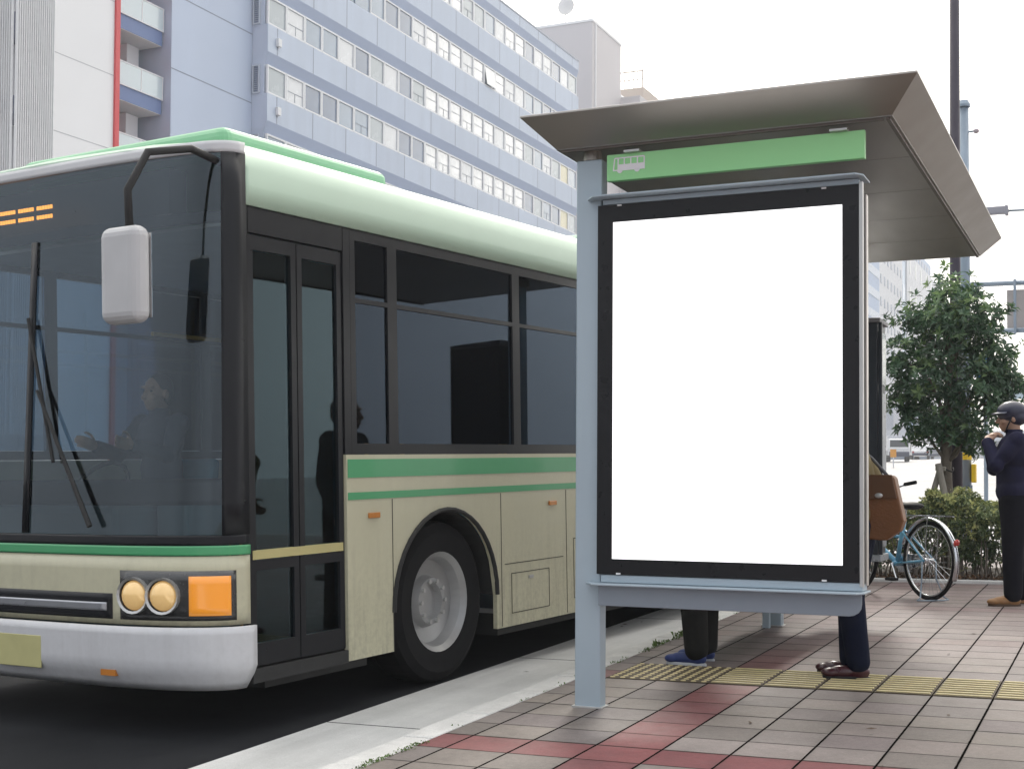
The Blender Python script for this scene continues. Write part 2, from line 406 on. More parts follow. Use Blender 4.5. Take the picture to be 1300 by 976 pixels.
post(6.33, 6.412, 2.845); post(9.84, 9.922, 2.86)
for y0 in (6.33, 9.84):
    g = gz(-2.44, y0); dx = .08 if y0 > 8 else 0
    p_ = MB().box(-2.522+dx, -2.363+dx, y0-.012, y0+.094, g-.02, g+.008).build('base_plate', M_sil, sh, world=True, bevel=.002)
    b_ = MB().tube([(-2.44, y0+.04, 2.845), (-2.44, y0+.04, 2.90)], .045, 16).build('roof_bracket', M_aluL, sh, world=True, smooth=False)
# roof : flat soffit, outward sloping fascias, top skin
SX0, SX1, SY0, SY1, SZ = -2.59, -.955, 6.255, 10.33, 2.891
OX0, OX1, OY0, OY1, OZ = -2.685, -.813, 6.02, 10.31, 3.005
sf = MB()
ys = [SY0 + (SY1-SY0)*i/5 for i in range(6)]
for i in range(5): sf.box(SX0, SX1, ys[i]+.0025, ys[i+1]-.0025, SZ, SZ+.02)
sf.build('soffit', M_alu, sh, world=True)
fa = MB()
def quad_th(mb, a, b, c, d, n, t=.006):
    n = Vector(n).normalized()*t; q = [Vector(p) for p in (a, b, c, d)]
    mb.add(q+[p+n for p in q], [(0, 1, 2, 3), (7, 6, 5, 4), (0, 4, 5, 1), (1, 5, 6, 2), (2, 6, 7, 3), (3, 7, 4, 0)])
zi = SZ+.004
quad_th(fa, (SX0, SY0, zi), (SX1, SY0, zi), (OX1, OY0, OZ), (OX0, OY0, OZ), (0, .5, .8))
quad_th(fa, (SX1, SY0, zi), (SX1, SY1, zi), (OX1, OY1, OZ), (OX1, OY0, OZ), (-.5, 0, .8))
quad_th(fa, (SX0, SY0, zi), (SX0, SY1, zi), (OX0, OY1, OZ), (OX0, OY0, OZ), (.5, 0, .8))
quad_th(fa, (SX0, SY1, zi), (SX1, SY1, zi), (OX1, OY1, OZ), (OX0, OY1, OZ), (0, -.5, .8))
fa.build('fascia', M_aluL, sh, world=True)
MB().box(OX0, OX1, OY0, OY1, OZ, OZ+.010).build('roof_sheet', M_rim, sh, world=True, bevel=.002)
# small trim gutter between soffit and fascia (dark shadow gap profile)
tr = MB(); tr.box(SX1-.03, SX1-.012, SY0+.02, SY1-.02, SZ-.012, SZ+.002); tr.box(SX0+.02, SX1-.04, SY0+.012, SY0+.03, SZ-.012, SZ+.002)
tr.build('trim_strip', mat('trim_bronze', (.12, .10, .085), .4, .6), sh, world=True)
# green name board
gb = MB().box(-2.338, -1.085, 6.30, 6.335, 2.722, 2.852).build('name_board', mat('board_green', (.35, .80, .34), .35, 0, var=.06, scale=1.2, coat=.2), sh, world=True, bevel=.002)
bi = MB()                                           # the bus pictogram, cut as raised white vinyl
def rp(x0, x1, z0_, z1_, sl=0): bi.box(x0, x1, 6.2965, 6.2995, z0_, z1_)
bx, bz = -2.305, 2.7685
Wb, Hb = .165, .066
bi.prism([(bx, bz), (bx+.028, bz), (bx+.028, bz+.030), (bx+Wb, bz+.030), (bx+Wb, bz+.0), (bx+.03, bz+.0)], 6.2965, 6.2995) if False else None
bi.prism([(bx+.030, bz), (bx+Wb, bz), (bx+Wb, bz+.031), (bx+.030, bz+.031)], 6.2965, 6.2995)
bi.prism([(bx, bz), (bx+.030, bz), (bx+.030, bz+.006), (bx+.001, bz+.006)], 6.2965, 6.2995)
bi.prism([(bx, bz+.006), (bx+.006, bz+.006), (bx+.012, bz+Hb-.006), (bx+.006, bz+Hb-.006)], 6.2965, 6.2995)
bi.prism([(bx+.006, bz+Hb-.006), (bx+Wb, bz+Hb-.006), (bx+Wb-.001, bz+Hb-.002), (bx+Wb-.006, bz+Hb), (bx+.010, bz+Hb)], 6.2965, 6.2995)
for px_ in (.024, .056, .090, .124, .159):
    bi.prism([(bx+px_, bz+(.006 if px_ < .03 else .031)), (bx+px_+.006, bz+(.006 if px_ < .03 else .031)), (bx+px_+.006, bz+Hb-.006), (bx+px_, bz+Hb-.006)], 6.2965, 6.2995)
for cx in (.036, .125):
    bi.prism([(bx+cx+.014*cos(pi+pi*i/8), bz+.001+.013*sin(pi+pi*i/8)) for i in range(9)], 6.2965, 6.2995)
bi.build('bus_pictogram', mat('vinyl_white', (.92, .90, .93), .5), gb, world=True)
bpy.context.view_layer.update()
for zz in ((-1.20), (-2.20)):
    MB().box(zz-.04, zz+.04, 6.27, 6.36, 2.852, 2.862).build('board_bracket', M_sil, sh, world=True)
# advertising light box
lb = MB().box(-2.384, -1.112, 6.318, 6.43, .79, 2.598).build('lightbox_body', M_steel2, sh, world=True)
fr = MB(); FX0, FX1, FZ0, FZ1 = -2.384, -1.112, .787, 2.604; IX0, IX1, IZ0, IZ1 = -2.305, -1.187, .863, 2.517
fr.box(FX0, IX0, 6.30, 6.316, FZ0, FZ1); fr.box(IX1, FX1, 6.30, 6.316, FZ0, FZ1)
fr.box(IX0, IX1, 6.30, 6.316, FZ0, IZ0); fr.box(IX0, IX1, 6.30, 6.316, IZ1, FZ1)
fr.build('frame', M_black, sh, world=True)
MB().box(IX0, IX1, 6.303, 6.312, IZ0, IZ1).build('lit_panel', mat('backlit_white', (.85, .85, .85), .5, emis=(1, 1, 1), estr=1.25, var=0.), sh, world=True)
pr = MB(); pr.box(FX1+.001, FX1+.018, 6.296, 6.325, FZ0-.02, FZ1+.012)
pr.build('edge_profile', M_sil, sh, world=True, bevel=.003)
MB().box(FX1+.0005, FX1+.012, 6.326, 6.388, FZ0-.01, FZ1-.02).build('side_recess', mat('gasket', (.03, .03, .028), .6), sh, world=True)
MB().box(FX1+.001, FX1+.020, 6.389, 6.432, FZ0-.02, FZ1-.03).build('rear_profile', mat('pale_profile', (.58, .54, .50), .35, .5), sh, world=True, bevel=.003)
tp = MB(); tp.box(-2.36, -1.112, 6.304, 6.43, 2.606, 2.632); tp.build('top_rail', M_steel, sh, world=True, bevel=.003)
def shelf(z, t):
    poly = [(-2.44, 6.30), (-2.385, 6.225), (-1.115, 6.225), (-1.085, 6.27), (-1.085, 6.44), (-2.375, 6.44), (-2.375, 6.325), (-2.44, 6.325)]
    return MB().prism(poly, z, z+t, 'z')
shelf(2.634, .008).build('top_shelf', M_steel, sh, world=True, bevel=.002)
shelf(.736, .009).build('bottom_shelf', M_steel, sh, world=True, bevel=.002)
MB().box(-2.365, -1.10, 6.306, 6.43, .747, .785).build('bottom_rail', M_steel, sh, world=True, bevel=.003)
bpoly = [(-2.372, .634), (-1.155, .634), (-1.135, .638), (-1.115, .650), (-1.103, .668), (-1.100, .69), (-1.100, .733), (-2.372, .733)]
MB().prism(bpoly, 6.29, 6.30, 'y').build('bottom_beam', mat('beam_grey', (.27, .31, .36), .4, .3, var=.05), sh, world=True, bevel=.002)
MB().box(-2.372, -2.35, 6.301, 6.38, .634, .733).build('beam_bracket', M_steel2, sh, world=True)
for (cx, cz) in ((-2.27, .792), (-1.27, .792), (-2.27, 2.598), (-1.27, 2.598)):
    MB().box(cx-.011, cx+.011, 6.293, 6.2995, cz-.004, cz+.004).build('clip', mat('clip_white', (.8, .8, .8), .4), sh, world=True)
# bench under the shelter
bn = thing('bench', (-2.38, 8.9, gz(-2.38, 8.9)), 'low grey slatted bench standing behind the advertising panel on steel legs', 'bench')
sl = MB()
for i in range(5): sl.box(-2.52+i*.114, -2.41+i*.114, 8.0, 9.78, .555, .60)
sl.build('seat', mat('bench_slat', (.11, .10, .09), .6, var=.2, scale=8, stretch=(4, .4, 4)), bn, world=True, bevel=.005)
for yy in (8.10, 9.70):
    g = gz(-2.38, yy); lg = MB(); lg.box(-2.40, -2.35, yy, yy+.05, g-.01, .515); lg.box(-2.49, -2.0, yy, yy+.05, .515, .553)
    lg.build('leg', M_steel, bn, world=True, bevel=.004)
# information cabinet behind
cb = thing('information_cabinet', (-1.9, 10.1, gz(-1.9, 10.1)), 'tall dark information cabinet with glass door behind the shelter panel', 'cabinet')
CX0, CX1, CY0, CY1, CZ0, CZ1 = -2.12, -1.625, 9.95, 10.28, .74, 2.40
M_cab = mat('cabinet_dark', (.028, .034, .042), .35, .2)
MB().box(CX0, CX1, CY0, CY1, CZ0, CZ1).build('body', M_cab, cb, world=True, bevel=.008)
MB().prism([(CX0-.02, CZ1), (CX1+.02, CZ1), (CX1+.02, CZ1+.03), (CX0-.02, CZ1+.045)], CY0-.02, CY1+.02, 'y').build('cap', mat('cap_grey', (.22, .22, .23), .5), cb, world=True, bevel=.003)
dr = MB().box(CX1+.001, CX1+.012, CY0+.03, CY1-.03, CZ0+.05, CZ0+1.16).build('side_door', mat('door_grey', (.34, .36, .38), .3, .3), cb, world=True, bevel=.004)
MB().box(CX1+.001, CX1+.012, CY0+.03, CY1-.03, CZ0+1.22, CZ1-.06).build('side_window', mat('window_teal', (.10, .16, .17), .15, coat=.5), cb, world=True, bevel=.004)
MB().box(CX1+.004, CX1+.03, CY0-.004, CY0+.022, CZ0, CZ1).build('edge_trim', M_cab, cb, world=True)
MB().box(CX0-.01, CX1+.02, CY0-.01, CY1+.01, CZ0-.05, CZ0-.002).build('plinth', mat('door_grey', (.34, .36, .38)), cb, world=True, bevel=.004)
for xx in (-1.865,):
    MB().box(xx, xx+.085, 10.08, 10.13, gz(xx, 10.1)-.01, CZ0-.05).build('leg', M_cab, cb, world=True)
# ------------------------------------------------------------------ office building
M_fac, nF, bF = newmat('facade_panel')
def facade_nodes():
    L = M_fac.node_tree.links; t = nF.n('ShaderNodeTexCoord').outputs['Object']; sp = nF.n('ShaderNodeSeparateXYZ', i_0=t)
    fy = nF.m('FRACT', nF.m('DIVIDE', nF.m('SUBTRACT', sp.outputs[1], 55.2), 3.264)); d = nF.m('MINIMUM', fy, nF.m('SUBTRACT', 1, fy))
    j = nF.n('ShaderNodeMapRange', i_0=d, i_1=.009, i_2=.016, i_3=1., i_4=0.).outputs[0]
    wn = nF.n('ShaderNodeTexWhiteNoise', i_0=nF.n('ShaderNodeCombineXYZ', i_0=nF.m('FLOOR', nF.m('DIVIDE', nF.m('SUBTRACT', sp.outputs[1], 55.2), 3.264)), i_1=nF.m('FLOOR', nF.m('DIVIDE', sp.outputs[2], 3.4))).outputs[0]).outputs['Value']
    mp = nF.n('ShaderNodeMapping'); mp.inputs['Scale'].default_value = (1, 1.2, .12); L.new(t, mp.inputs['Vector'])
    g = nF.m('MULTIPLY', nF.m('MULTIPLY_ADD', nF.noise(1.5, 6, mp.outputs[0]), .22, .89), nF.m('MULTIPLY_ADD', wn, .07, .96))
    c = nF.mix(1., (.465, .53, .64, 1), nF.n('ShaderNodeCombineColor', i_0=g, i_1=g, i_2=g).outputs[0], 'MULTIPLY')
    c = nF.mix(nF.m('MULTIPLY', j, .8), c, (.16, .19, .27)); L.new(c, bF.inputs['Base Color']); bF.inputs['Roughness'].default_value = .55
facade_nodes()
M_wht = mat('white_frame', (.72, .73, .75), .5, var=.04)
M_blind = mat('pane_blind', (.34, .39, .42), .25, var=.12, scale=.6, coat=.6)
M_blind2 = mat('pane_shutter', (.62, .64, .66), .25, var=.15, scale=.8, coat=.6)
M_pblue = mat('pane_blue', (.07, .12, .21), .08, var=.3, scale=.7, coat=1.)
M_pblue2 = mat('pane_slate', (.17, .24, .33), .08, var=.3, scale=.7, coat=1.)
M_pyel = mat('pane_curtain', (.55, .50, .30), .3, var=.1, coat=.6)
def pane_reflection_paint():
    m, n, b = newmat('pane_painted_reflection'); L = m.node_tree.links
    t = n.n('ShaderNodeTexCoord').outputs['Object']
    c = n.mix(n.noise(1.1, 4, t, .7), (.14, .17, .22), (.88, .88, .87)); L.new(c, b.inputs['Base Color'])  # mottled white reflections are painted into the pane's base colour
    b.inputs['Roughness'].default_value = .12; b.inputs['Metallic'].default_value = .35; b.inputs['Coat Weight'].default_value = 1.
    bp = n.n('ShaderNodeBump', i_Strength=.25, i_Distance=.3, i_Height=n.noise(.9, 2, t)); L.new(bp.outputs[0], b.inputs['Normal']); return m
M_paintrefl = pane_reflection_paint()
ob = thing('office_building', (-45, 76, gz(-40, 76)), 'long pale blue office block with stacked ribbons of white framed windows behind the bus', 'building')
XF, XW = -38.19, -38.27
tops = [32.35, 28.78, 25.13, 21.72, 18.32, 14.92, 11.52, 8.12, 4.72]
WH = 1.40
prof = [(-58, 0), (XF, 0)]
cur = None
for zt in reversed(tops):
    prof += [(XF, zt-WH-.02), (XW-.12, zt-WH-.02), (XW-.12, zt+.035), (XF, zt+.635)]
prof += [(XF, 33.65), (XF-.25, 33.65), (XF-.25, 33.1), (-57.7, 33.1), (-58, 33.6)]
MB().prism(prof, 55.3, 96.6, 'y').build('wall', M_fac, ob, world=True)
MB().prism([(XF+.03, 33.66), (XF+.03, 33.78), (XF-.3, 33.78), (XF-.3, 33.66)], 55.25, 96.65, 'y').build('coping', mat('coping_grey', (.30, .33, .40), .5), ob, world=True)
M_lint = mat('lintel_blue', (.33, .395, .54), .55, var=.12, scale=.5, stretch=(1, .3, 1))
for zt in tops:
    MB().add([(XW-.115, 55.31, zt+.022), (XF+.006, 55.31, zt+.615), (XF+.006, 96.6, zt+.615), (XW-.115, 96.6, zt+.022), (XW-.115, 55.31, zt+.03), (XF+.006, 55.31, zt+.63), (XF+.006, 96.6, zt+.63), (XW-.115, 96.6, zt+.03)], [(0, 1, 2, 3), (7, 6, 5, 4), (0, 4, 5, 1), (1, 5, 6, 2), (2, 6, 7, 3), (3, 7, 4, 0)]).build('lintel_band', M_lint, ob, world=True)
pitch = (96.35-55.35)/25
rnd = random.Random(11)
def win_frame():
    b = MB(); w = pitch-.02; f = .09
    b.box(-.06, .05, 0, f, 0, WH); b.box(-.06, .05, w-f, w, 0, WH); b.box(-.06, .05, f, w-f, 0, f); b.box(-.06, .05, f, w-f, WH-f, WH)
    return b
WF = win_frame(); PF = MB().box(-.03, -.01, .075, pitch-.095, .075, WH-.075)
PF2 = MB().box(-.03, -.01, .075, pitch-.095, .075, WH-.075)
wf0 = {}; me_f = None; panes = {}
vis = {32.35: range(11, 25), 28.78: range(6, 25), 25.13: range(0, 25), 21.72: range(0, 25), 18.32: range(0, 9)}
def pane_pick(r, i):
    if i in (1, 7) : return M_blind2
    if 10 <= i <= 18: return M_paintrefl if rnd.random() < .8 else M_blind2
    if i in (23,): return M_pyel if r > 1 else M_blind2
    return rnd.choice((M_blind, M_blind2, M_pblue2, M_pblue if r in (3, 1) else M_blind, M_pblue, M_pblue2))
special = {(21.72, 2): M_pblue, (21.72, 3): M_pblue, (21.72, 4): M_pblue2, (21.72, 8): M_pblue, (21.72, 0): M_blind, (25.13, 0): M_blind, (25.13, 2): M_pblue2, (28.78, 7): M_pblue, (28.78, 15): M_pblue, (32.35, 14): M_blind, (32.35, 13): M_blind, (32.35, 15): M_pblue2, (28.78, 22): M_pblue2, (28.78, 21): M_pblue, (21.72, 5): M_pblue2, (25.13, 1): M_blind2, (25.13, 20): M_pblue2, (25.13, 21): M_blind2, (21.72, 21): M_pblue2}
base = Vector(ob.location)
op = MB().obox((XW+.11, 55.35+15.5*pitch, 28.78-WH/2-.03), .03, pitch-.22, WH-.22, Matrix.Rotation(radians(-9), 3, 'Y')).build('open_window', M_blind2, ob, world=True)
for r, zt in enumerate(tops):
    for i in range(25):
        if not (zt in vis and i in vis[zt]): continue
        m = special.get((zt, i)) or pane_pick(r, i)
        if me_f is None:
            f0 = WF.build('window', M_wht, ob); me_f = f0.data; f = f0
        else:
            f = bpy.data.objects.new('window', me_f); COL.objects.link(f); f.parent = ob
        f.location = Vector((XW+.0, 55.35+i*pitch+.01, zt-WH))-base
        if m is M_paintrefl or (i % 4 == 1 and m is not M_pblue):
            kk_ = 'bars%d' % (i % 2)
            if kk_ not in panes:
                q_ = MB().box(-.008, .004, .09, pitch-.11, WH*(.40 if i % 2 else .52), WH*(.40 if i % 2 else .52)+.03)
                if i % 2: q_.box(-.008, .004, pitch*.5, pitch*.5+.03, .09, WH*.40)
                q_ = q_.build('glazing_bar', mat('bar_slate', (.16, .19, .25), .5), f); panes[kk_] = q_.data
            else: q_ = bpy.data.objects.new('glazing_bar', panes[kk_]); COL.objects.link(q_); q_.parent = f
        key = (m.name, False)
        if key not in panes:
            p = (PF2 if (m is M_paintrefl and key[1]) else PF).build('pane', m, f); panes[key] = p.data
        else:
            p = bpy.data.objects.new('pane', panes[key]); COL.objects.link(p); p.parent = f
rest = MB()
for zt in tops:
    for i in range(25):
        if zt in vis and i in vis[zt]: continue
        y = 55.35+i*pitch; rest.box(XW-.06, XW+.04, y+.02, y+.09, zt-WH, zt); rest.box(XW-.05, XW-.02, y+.09, y+pitch, zt-WH, zt)
tag(rest.build('window', M_pblue2, ob, world=True), kind='stuff')
# corner return windows and small wall boxes
for zt in (25.13, 21.72, 18.32):
    f = MB().box(-39.02, -38.62, 55.20, 55.28, zt-WH, zt-WH+.06).box(-39.02, -38.62, 55.20, 55.28, zt-.06, zt).box(-39.02, -38.96, 55.20, 55.28, zt-WH+.06, zt-.06).box(-38.68, -38.62, 55.20, 55.28, zt-WH+.06, zt-.06).build('corner_window', mat('frame_dim', (.5, .55, .62), .5), ob, world=True)
    s = MB()
    for q in range(12): s.box(-38.955, -38.685, 55.225, 55.235, zt-WH+.08+q*.104, zt-WH+.08+q*.104+.075)
    s.build('louvre', mat('louvre_slate', (.16, .20, .28), .4), ob, world=True)
    bo = MB().box(-38.185, -38.02, 56.0, 56.3, zt-2.35, zt-1.95)
    bo.box(-38.15, -38.10, 56.12, 56.18, zt-2.45, zt-2.35); bo.build('vent_box', M_wht, ob, world=True, bevel=.02)
# ventilated penthouse on the roof is hidden; blank service block at the near end
sb = thing('service_block', (-44, 52, gz(-40, 52)), 'blank blue grey wall block between the balconies and the ribbon windows', 'building')
M_blank = mat('blank_wall_blue', (.45, .52, .65), .6, var=.10, scale=.35, stretch=(1, 1, .25))
MB().box(-56, -39.09, 49.1, 55.28, 0, 36).build('wall', M_blank, sb, world=True)
for z in (16.4, 19.85, 23.25, 26.7): MB().box(-39.092, -39.083, 49.1, 55.27, z, z+.05).build('panel_joint', mat('joint_blue', (.22, .25, .33), .7), sb, world=True)
# apartment block with glass balconies and a red strip
ab = thing('apartment_building', (-42, 44, gz(-40, 44)), 'white apartment block with a red vertical strip, glass balconies and a louvred stair tower', 'building')
M_white = mat('white_render', (.80, .80, .81), .7, var=.05, scale=.4)
M_navyw = mat('slab_blue', (.13, .19, .37), .6, var=.08)
MB().box(-55, -41.3, 36, 49.05, 0, 34).build('rear_wall', mat('balcony_wall', (.62, .60, .56), .7), ab, world=True)
for zb in (15.3, 18.42, 21.52, 24.62, 27.72):
    MB().box(-41.29, -39.52, 44.62, 48.98, zb-.66, zb-.02).build('balcony_slab', M_navyw, ab, world=True)
    MB().box(-41.29, -39.54, 44.64, 48.95, zb-.685, zb-.662).build('balcony_ceiling', mat('ceiling_white', (.74, .73, .71), .7), ab, world=True)
    rl = MB().box(-39.50, -39.455, 44.62, 49.03, zb+.98, zb+1.03); rl.box(-39.50, -39.455, 44.62, 49.03, zb-.03, zb+.02)
    for yy in (44.66, 46.1, 47.55, 48.99): rl.box(-39.50, -39.455, yy-.025, yy+.025, zb+.02, zb+.98)
    rr = rl.build('balcony_railing', M_wht, ab, world=True)
    MB().box(-39.485, -39.470, 44.64, 49.0, zb+.03, zb+.97).build('glass', mat('balcony_glass', (.55, .64, .67), .12, coat=.7, var=.05), rr, world=False) if False else MB().box(-39.485, -39.470, 44.64, 49.0, zb+.03, zb+.97).build('balcony_glass', mat('balcony_glass', (.55, .64, .67), .12, coat=.7, var=.05), ab, world=True)
    dd = MB().box(-41.29, -41.2, 45.6, 47.2, zb+.05, zb+2.1).build('balcony_door', M_pblue2, ab, world=True)
    MB().box(-41.28, -40.6, 47.9, 48.7, zb+.02, zb+2.4).build('balcony_pier', M_white, ab, world=True)
MB().box(-52, -38.3, 40.4, 44.40, 0, 34).build('front_wall', M_white, ab, world=True)
for z in (15.0, 18.1, 21.2, 24.3): MB().box(-38.302, -38.293, 40.4, 44.38, z, z+.03).build('wall_joint', mat('joint_grey', (.42, .42, .45), .7), ab, world=True)
MB().box(-52, -38.2, 44.405, 44.66, 0, 34).build('red_strip', mat('red_strip', (.60, .05, .06), .5, var=.06), ab, world=True)
MB().box(-50, -38.0, 40.38, 40.40, 0, 34).build('tower_edge', M_white, ab, world=True)
# stair tower with vertical fins
lv = MB()
for i in range(18):
    y = 38.42+i*.112; lv.box(-37.83, -37.72, y, y+.032, 3, 34)
for i in range(60):
    x = -37.9-i*.112; lv.box(x-.032, x, 38.30, 38.41, 3, 34)
tag(lv.build('fin_screen', mat('fin_grey', (.78, .78, .79), .5), ab, world=True))
for z in (11.9, 15.15, 18.32, 21.5, 24.7, 27.9):
    MB().box(-46, -38.0, 38.55, 40.35, z-.12, z+.10).build('stair_landing', mat('landing_blue', (.16, .18, .26), .6), ab, world=True)
    MB().box(-46, -37.95, 38.50, 38.54, z+.10, z+.55).build('landing_rail', mat('landing_blue', (.16, .18, .26), .6), ab, world=True)
MB().box(-46, -39.3, 38.9, 40.37, 0, 34).build('stair_core', mat('core_grey', (.74, .74, .76), .7), ab, world=True)
# tower blocks beyond the office building
tw = thing('tower_block', (-45, 108, gz(-40, 108)), 'tall pale windowless tower rising directly behind the far end of the blue office block', 'building')
M_pale = mat('pale_pink_wall', (.56, .53, .54), .7, var=.05, scale=.2)
MB().box(-52, -40.29, 105, 112.0, 0, 39.75).build('wall', M_pale, tw, world=True)
MB().box(-52.1, -40.22, 104.93, 112.1, 39.75, 39.95).build('roof_edge', M_white, tw, world=True)
MB().box(-42.6, -41.9, 104.94, 104.99, 35.6, 36.7).build('window', M_blind, tw, world=True)
MB().box(-40.28, -40.20, 105.6, 105.75, 0, 39.7).build('drain_pipe', M_white, tw, world=True)
MB().box(-40.28, -38.5, 112.0, 118, 0, 35.2).build('lower_wing', M_pale, tw, world=True)
dsh = thing('satellite_dish', (-43.7, 107.5, 39.95), 'small round satellite dish on the roof of the pale tower', 'satellite dish')
MB().tube([(-43.7, 107.5, 39.95), (-43.7, 107.5, 42.0)], .05, 8).build('mast', M_sil, dsh, world=True)
rotd = MB(); rotd.grid(lambda u, v: (-43.7+.75*u*cos(2*pi*v), 107.3+.25*u*u, 42.3+.75*u*sin(2*pi*v)), 6, 20)
rotd.build('dish', mat('dish_grey', (.55, .55, .56), .6), dsh, world=True, solid=.04, smooth=True)
an = thing('roof_antenna', (-40.9, 106, 39.95), 'thin roof antenna mast at the corner of the pale tower', 'antenna')
MB().tube([(-40.9, 106, 39.95), (-40.9, 106, 42.6)], .03, 6).build('mast', M_sil, an, world=True)
MB().tube([(-41.4, 106, 42.3), (-40.4, 106, 42.3)], .02, 6).tube([(-41.2, 106, 41.9), (-40.6, 106, 41.9)], .02, 6).build('crossbar', M_sil, an, world=True)
t2 = thing('tan_tower', (-45, 128, gz(-40, 128)), 'small tan tower with a fenced roof just right of the tall pale tower', 'building')
MB().box(-50, -42.6, 125, 131, 0, 39.9).build('wall', mat('tan_wall', (.50, .42, .36), .7, var=.06), t2, world=True)
f = MB()
for i in range(9): f.box(-46.4+i*.45, -46.34+i*.45, 125.0, 125.06, 39.9, 41.6)
f.box(-46.5, -42.65, 125, 125.06, 41.5, 41.6); f.box(-46.5, -42.65, 125, 125.06, 40.7, 40.76)
f.build('roof_fence', mat('fence_tan', (.45, .38, .34), .6), t2, world=True)
MB().tube([(-43.4, 127, 39.9), (-43.4, 127, 45.2)], .05, 6).build('antenna', M_sil, t2, world=True)
MB().prism([(-47, 34), (-41.5, 34), (-41.9, 36.4), (-42.8, 37.6), (-44, 38.2), (-47, 38.4)], 119, 124.5, 'y').build('curved_roof', M_white, t2, world=True)

# far buildings down the street on the right
def slab_building(name, x1, y0, y1, z1, label, m, rows, cols, wz, wy, pm, zs=5, cat='building', x0=-75, zb=0):
    b = thing(name, ((x0+x1)/2, (y0+y1)/2, gz(-40, y0)), label, cat)
    MB().box(x0, x1, y0, y1, zb, z1).build('wall', m, b, world=True)
    f0 = None; dy = (y1-y0)/cols; dz = (z1-zs)/rows; bl = Vector(b.location)
    for r in range(rows):
        for c in range(cols):
            if rows*cols > 100: break
            if f0 is None: f0 = MB().box(-.02, .12, 0, wy, 0, wz).build('window', pm, b); o = f0
            else: o = bpy.data.objects.new('window', f0.data); COL.objects.link(o); o.parent = b
            o.location = Vector((x1, y0+dy*(c+.5)-wy/2, zs+dz*(r+.3)))-bl
    return b
M_far1 = mat('far_wall_white', (.58, .59, .62), .7, var=.04, scale=.1)
M_far2 = mat('far_wall_blue', (.33, .42, .58), .7, var=.06, scale=.1)
M_fw = mat('far_window', (.22, .26, .36), .4, var=.2, scale=.3)
slab_building('far_office', -47.4, 256, 292.5, 75, 'distant blue building with white balcony bands seen beside the shelter edge', M_far2, 14, 3, 1.7, 12.0, mat('far_band', (.55, .6, .68), .6), zs=12)
slab_building('far_hotel', -47.6, 293.5, 326, 82, 'distant white building with a tight grid of small dark windows', M_far1, 14, 7, 1.9, 1.5, M_fw, zs=14)
slab_building('far_glass_tower', -47.9, 326.5, 333, 80, 'narrow distant building with a sky blue glass front between two white ones', mat('far_glass', (.25, .38, .55), .3), 7, 1, 3.6, 4.0, mat('far_glass2', (.20, .34, .52), .2), zs=14)
slab_building('far_white_block', -47.6, 333.5, 400, 57.3, 'distant plain white block with a sloping roofline behind the tree top', M_far1, 4, 7, 3.6, 1.6, mat('far_win_light', (.74, .74, .72), .4), zs=30)
slab_building('far_blue_block', -49.5, 352, 392, 62.5, 'blue grey storey set back on top of the distant plain white block', M_far2, 1, 8, 2.4, 2.6, M_fw, zs=57)
# low structures across the intersection
lw = thing('warehouse', (-33, 215, gz(-33, 215)), 'grey blue industrial shed beyond the parked trucks', 'building')
MB().box(-34, -25.5, 205, 240, 0, 9.2).build('wall', mat('shed_grey', (.22, .26, .34), .7, var=.1, scale=.3), lw, world=True)
MB().box(-34.2, -25.3, 204.8, 205, 8.2, 9.6).build('eaves', mat('shed_light', (.50, .53, .58), .6), lw, world=True)
lw2 = thing('concrete_building', (-38, 245, gz(-38, 245)), 'pale concrete building with a dark central shaft across the intersection', 'building')
MB().box(-42, -31, 240.5, 260, 0, 15).build('wall', mat('conc_pale', (.42, .45, .52), .7, var=.1, scale=.2), lw2, world=True)
MB().box(-36.6, -34.8, 240.2, 240.5, 6, 14.6).build('pilaster', M_far1, lw2, world=True)
MB().box(-34.2, -33.2, 240.3, 240.5, 6, 14).build('shaft', M_far2, lw2, world=True)
vd = thing('elevated_road', (0, 190, gz(0, 190)), 'long elevated concrete road crossing in the distance behind the helmeted man', 'bridge')
MB().box(-24.5, 120, 185, 199, 6.9, 7.7).build('deck', mat('deck_conc', (.42, .45, .49), .7), vd, world=True)
MB().box(-24.5, 120, 184.6, 185, 7.2, 8.5).build('parapet', mat('parapet_pale', (.60, .63, .68), .6), vd, world=True)
for i in range(9): MB().box(-22+i*10.5, -20.6+i*10.5, 188, 195, 2, 6.9).build('pier', mat('deck_conc', (.42, .45, .49), .7), vd, world=True)
gr_ = thing('guard_rail', (10, 160, gz(10, 160)), 'white road guard rail running across under the elevated road', 'guard rail')
g = MB(); g.box(-18, 60, 160, 160.1, gz(0, 160)+.9, gz(0, 160)+1.15).box(-18, 60, 160, 160.1, gz(0, 160)+.45, gz(0, 160)+.65)
g.build('rail', M_wht, gr_, world=True)
g = MB()
for i in range(26): g.box(-18+i*3, -17.9+i*3, 160.1, 160.2, gz(0, 160)-.2, gz(0, 160)+1.1)
tag(g.build('rail_post', M_wht, gr_, world=True))
hs = thing('apartment_block', (20, 280, gz(20, 280)), 'hazy low pale building far beyond the elevated road', 'building')
MB().box(-30, 40, 275, 290, 0, 11.5).build('wall', M_far1, hs, world=True)

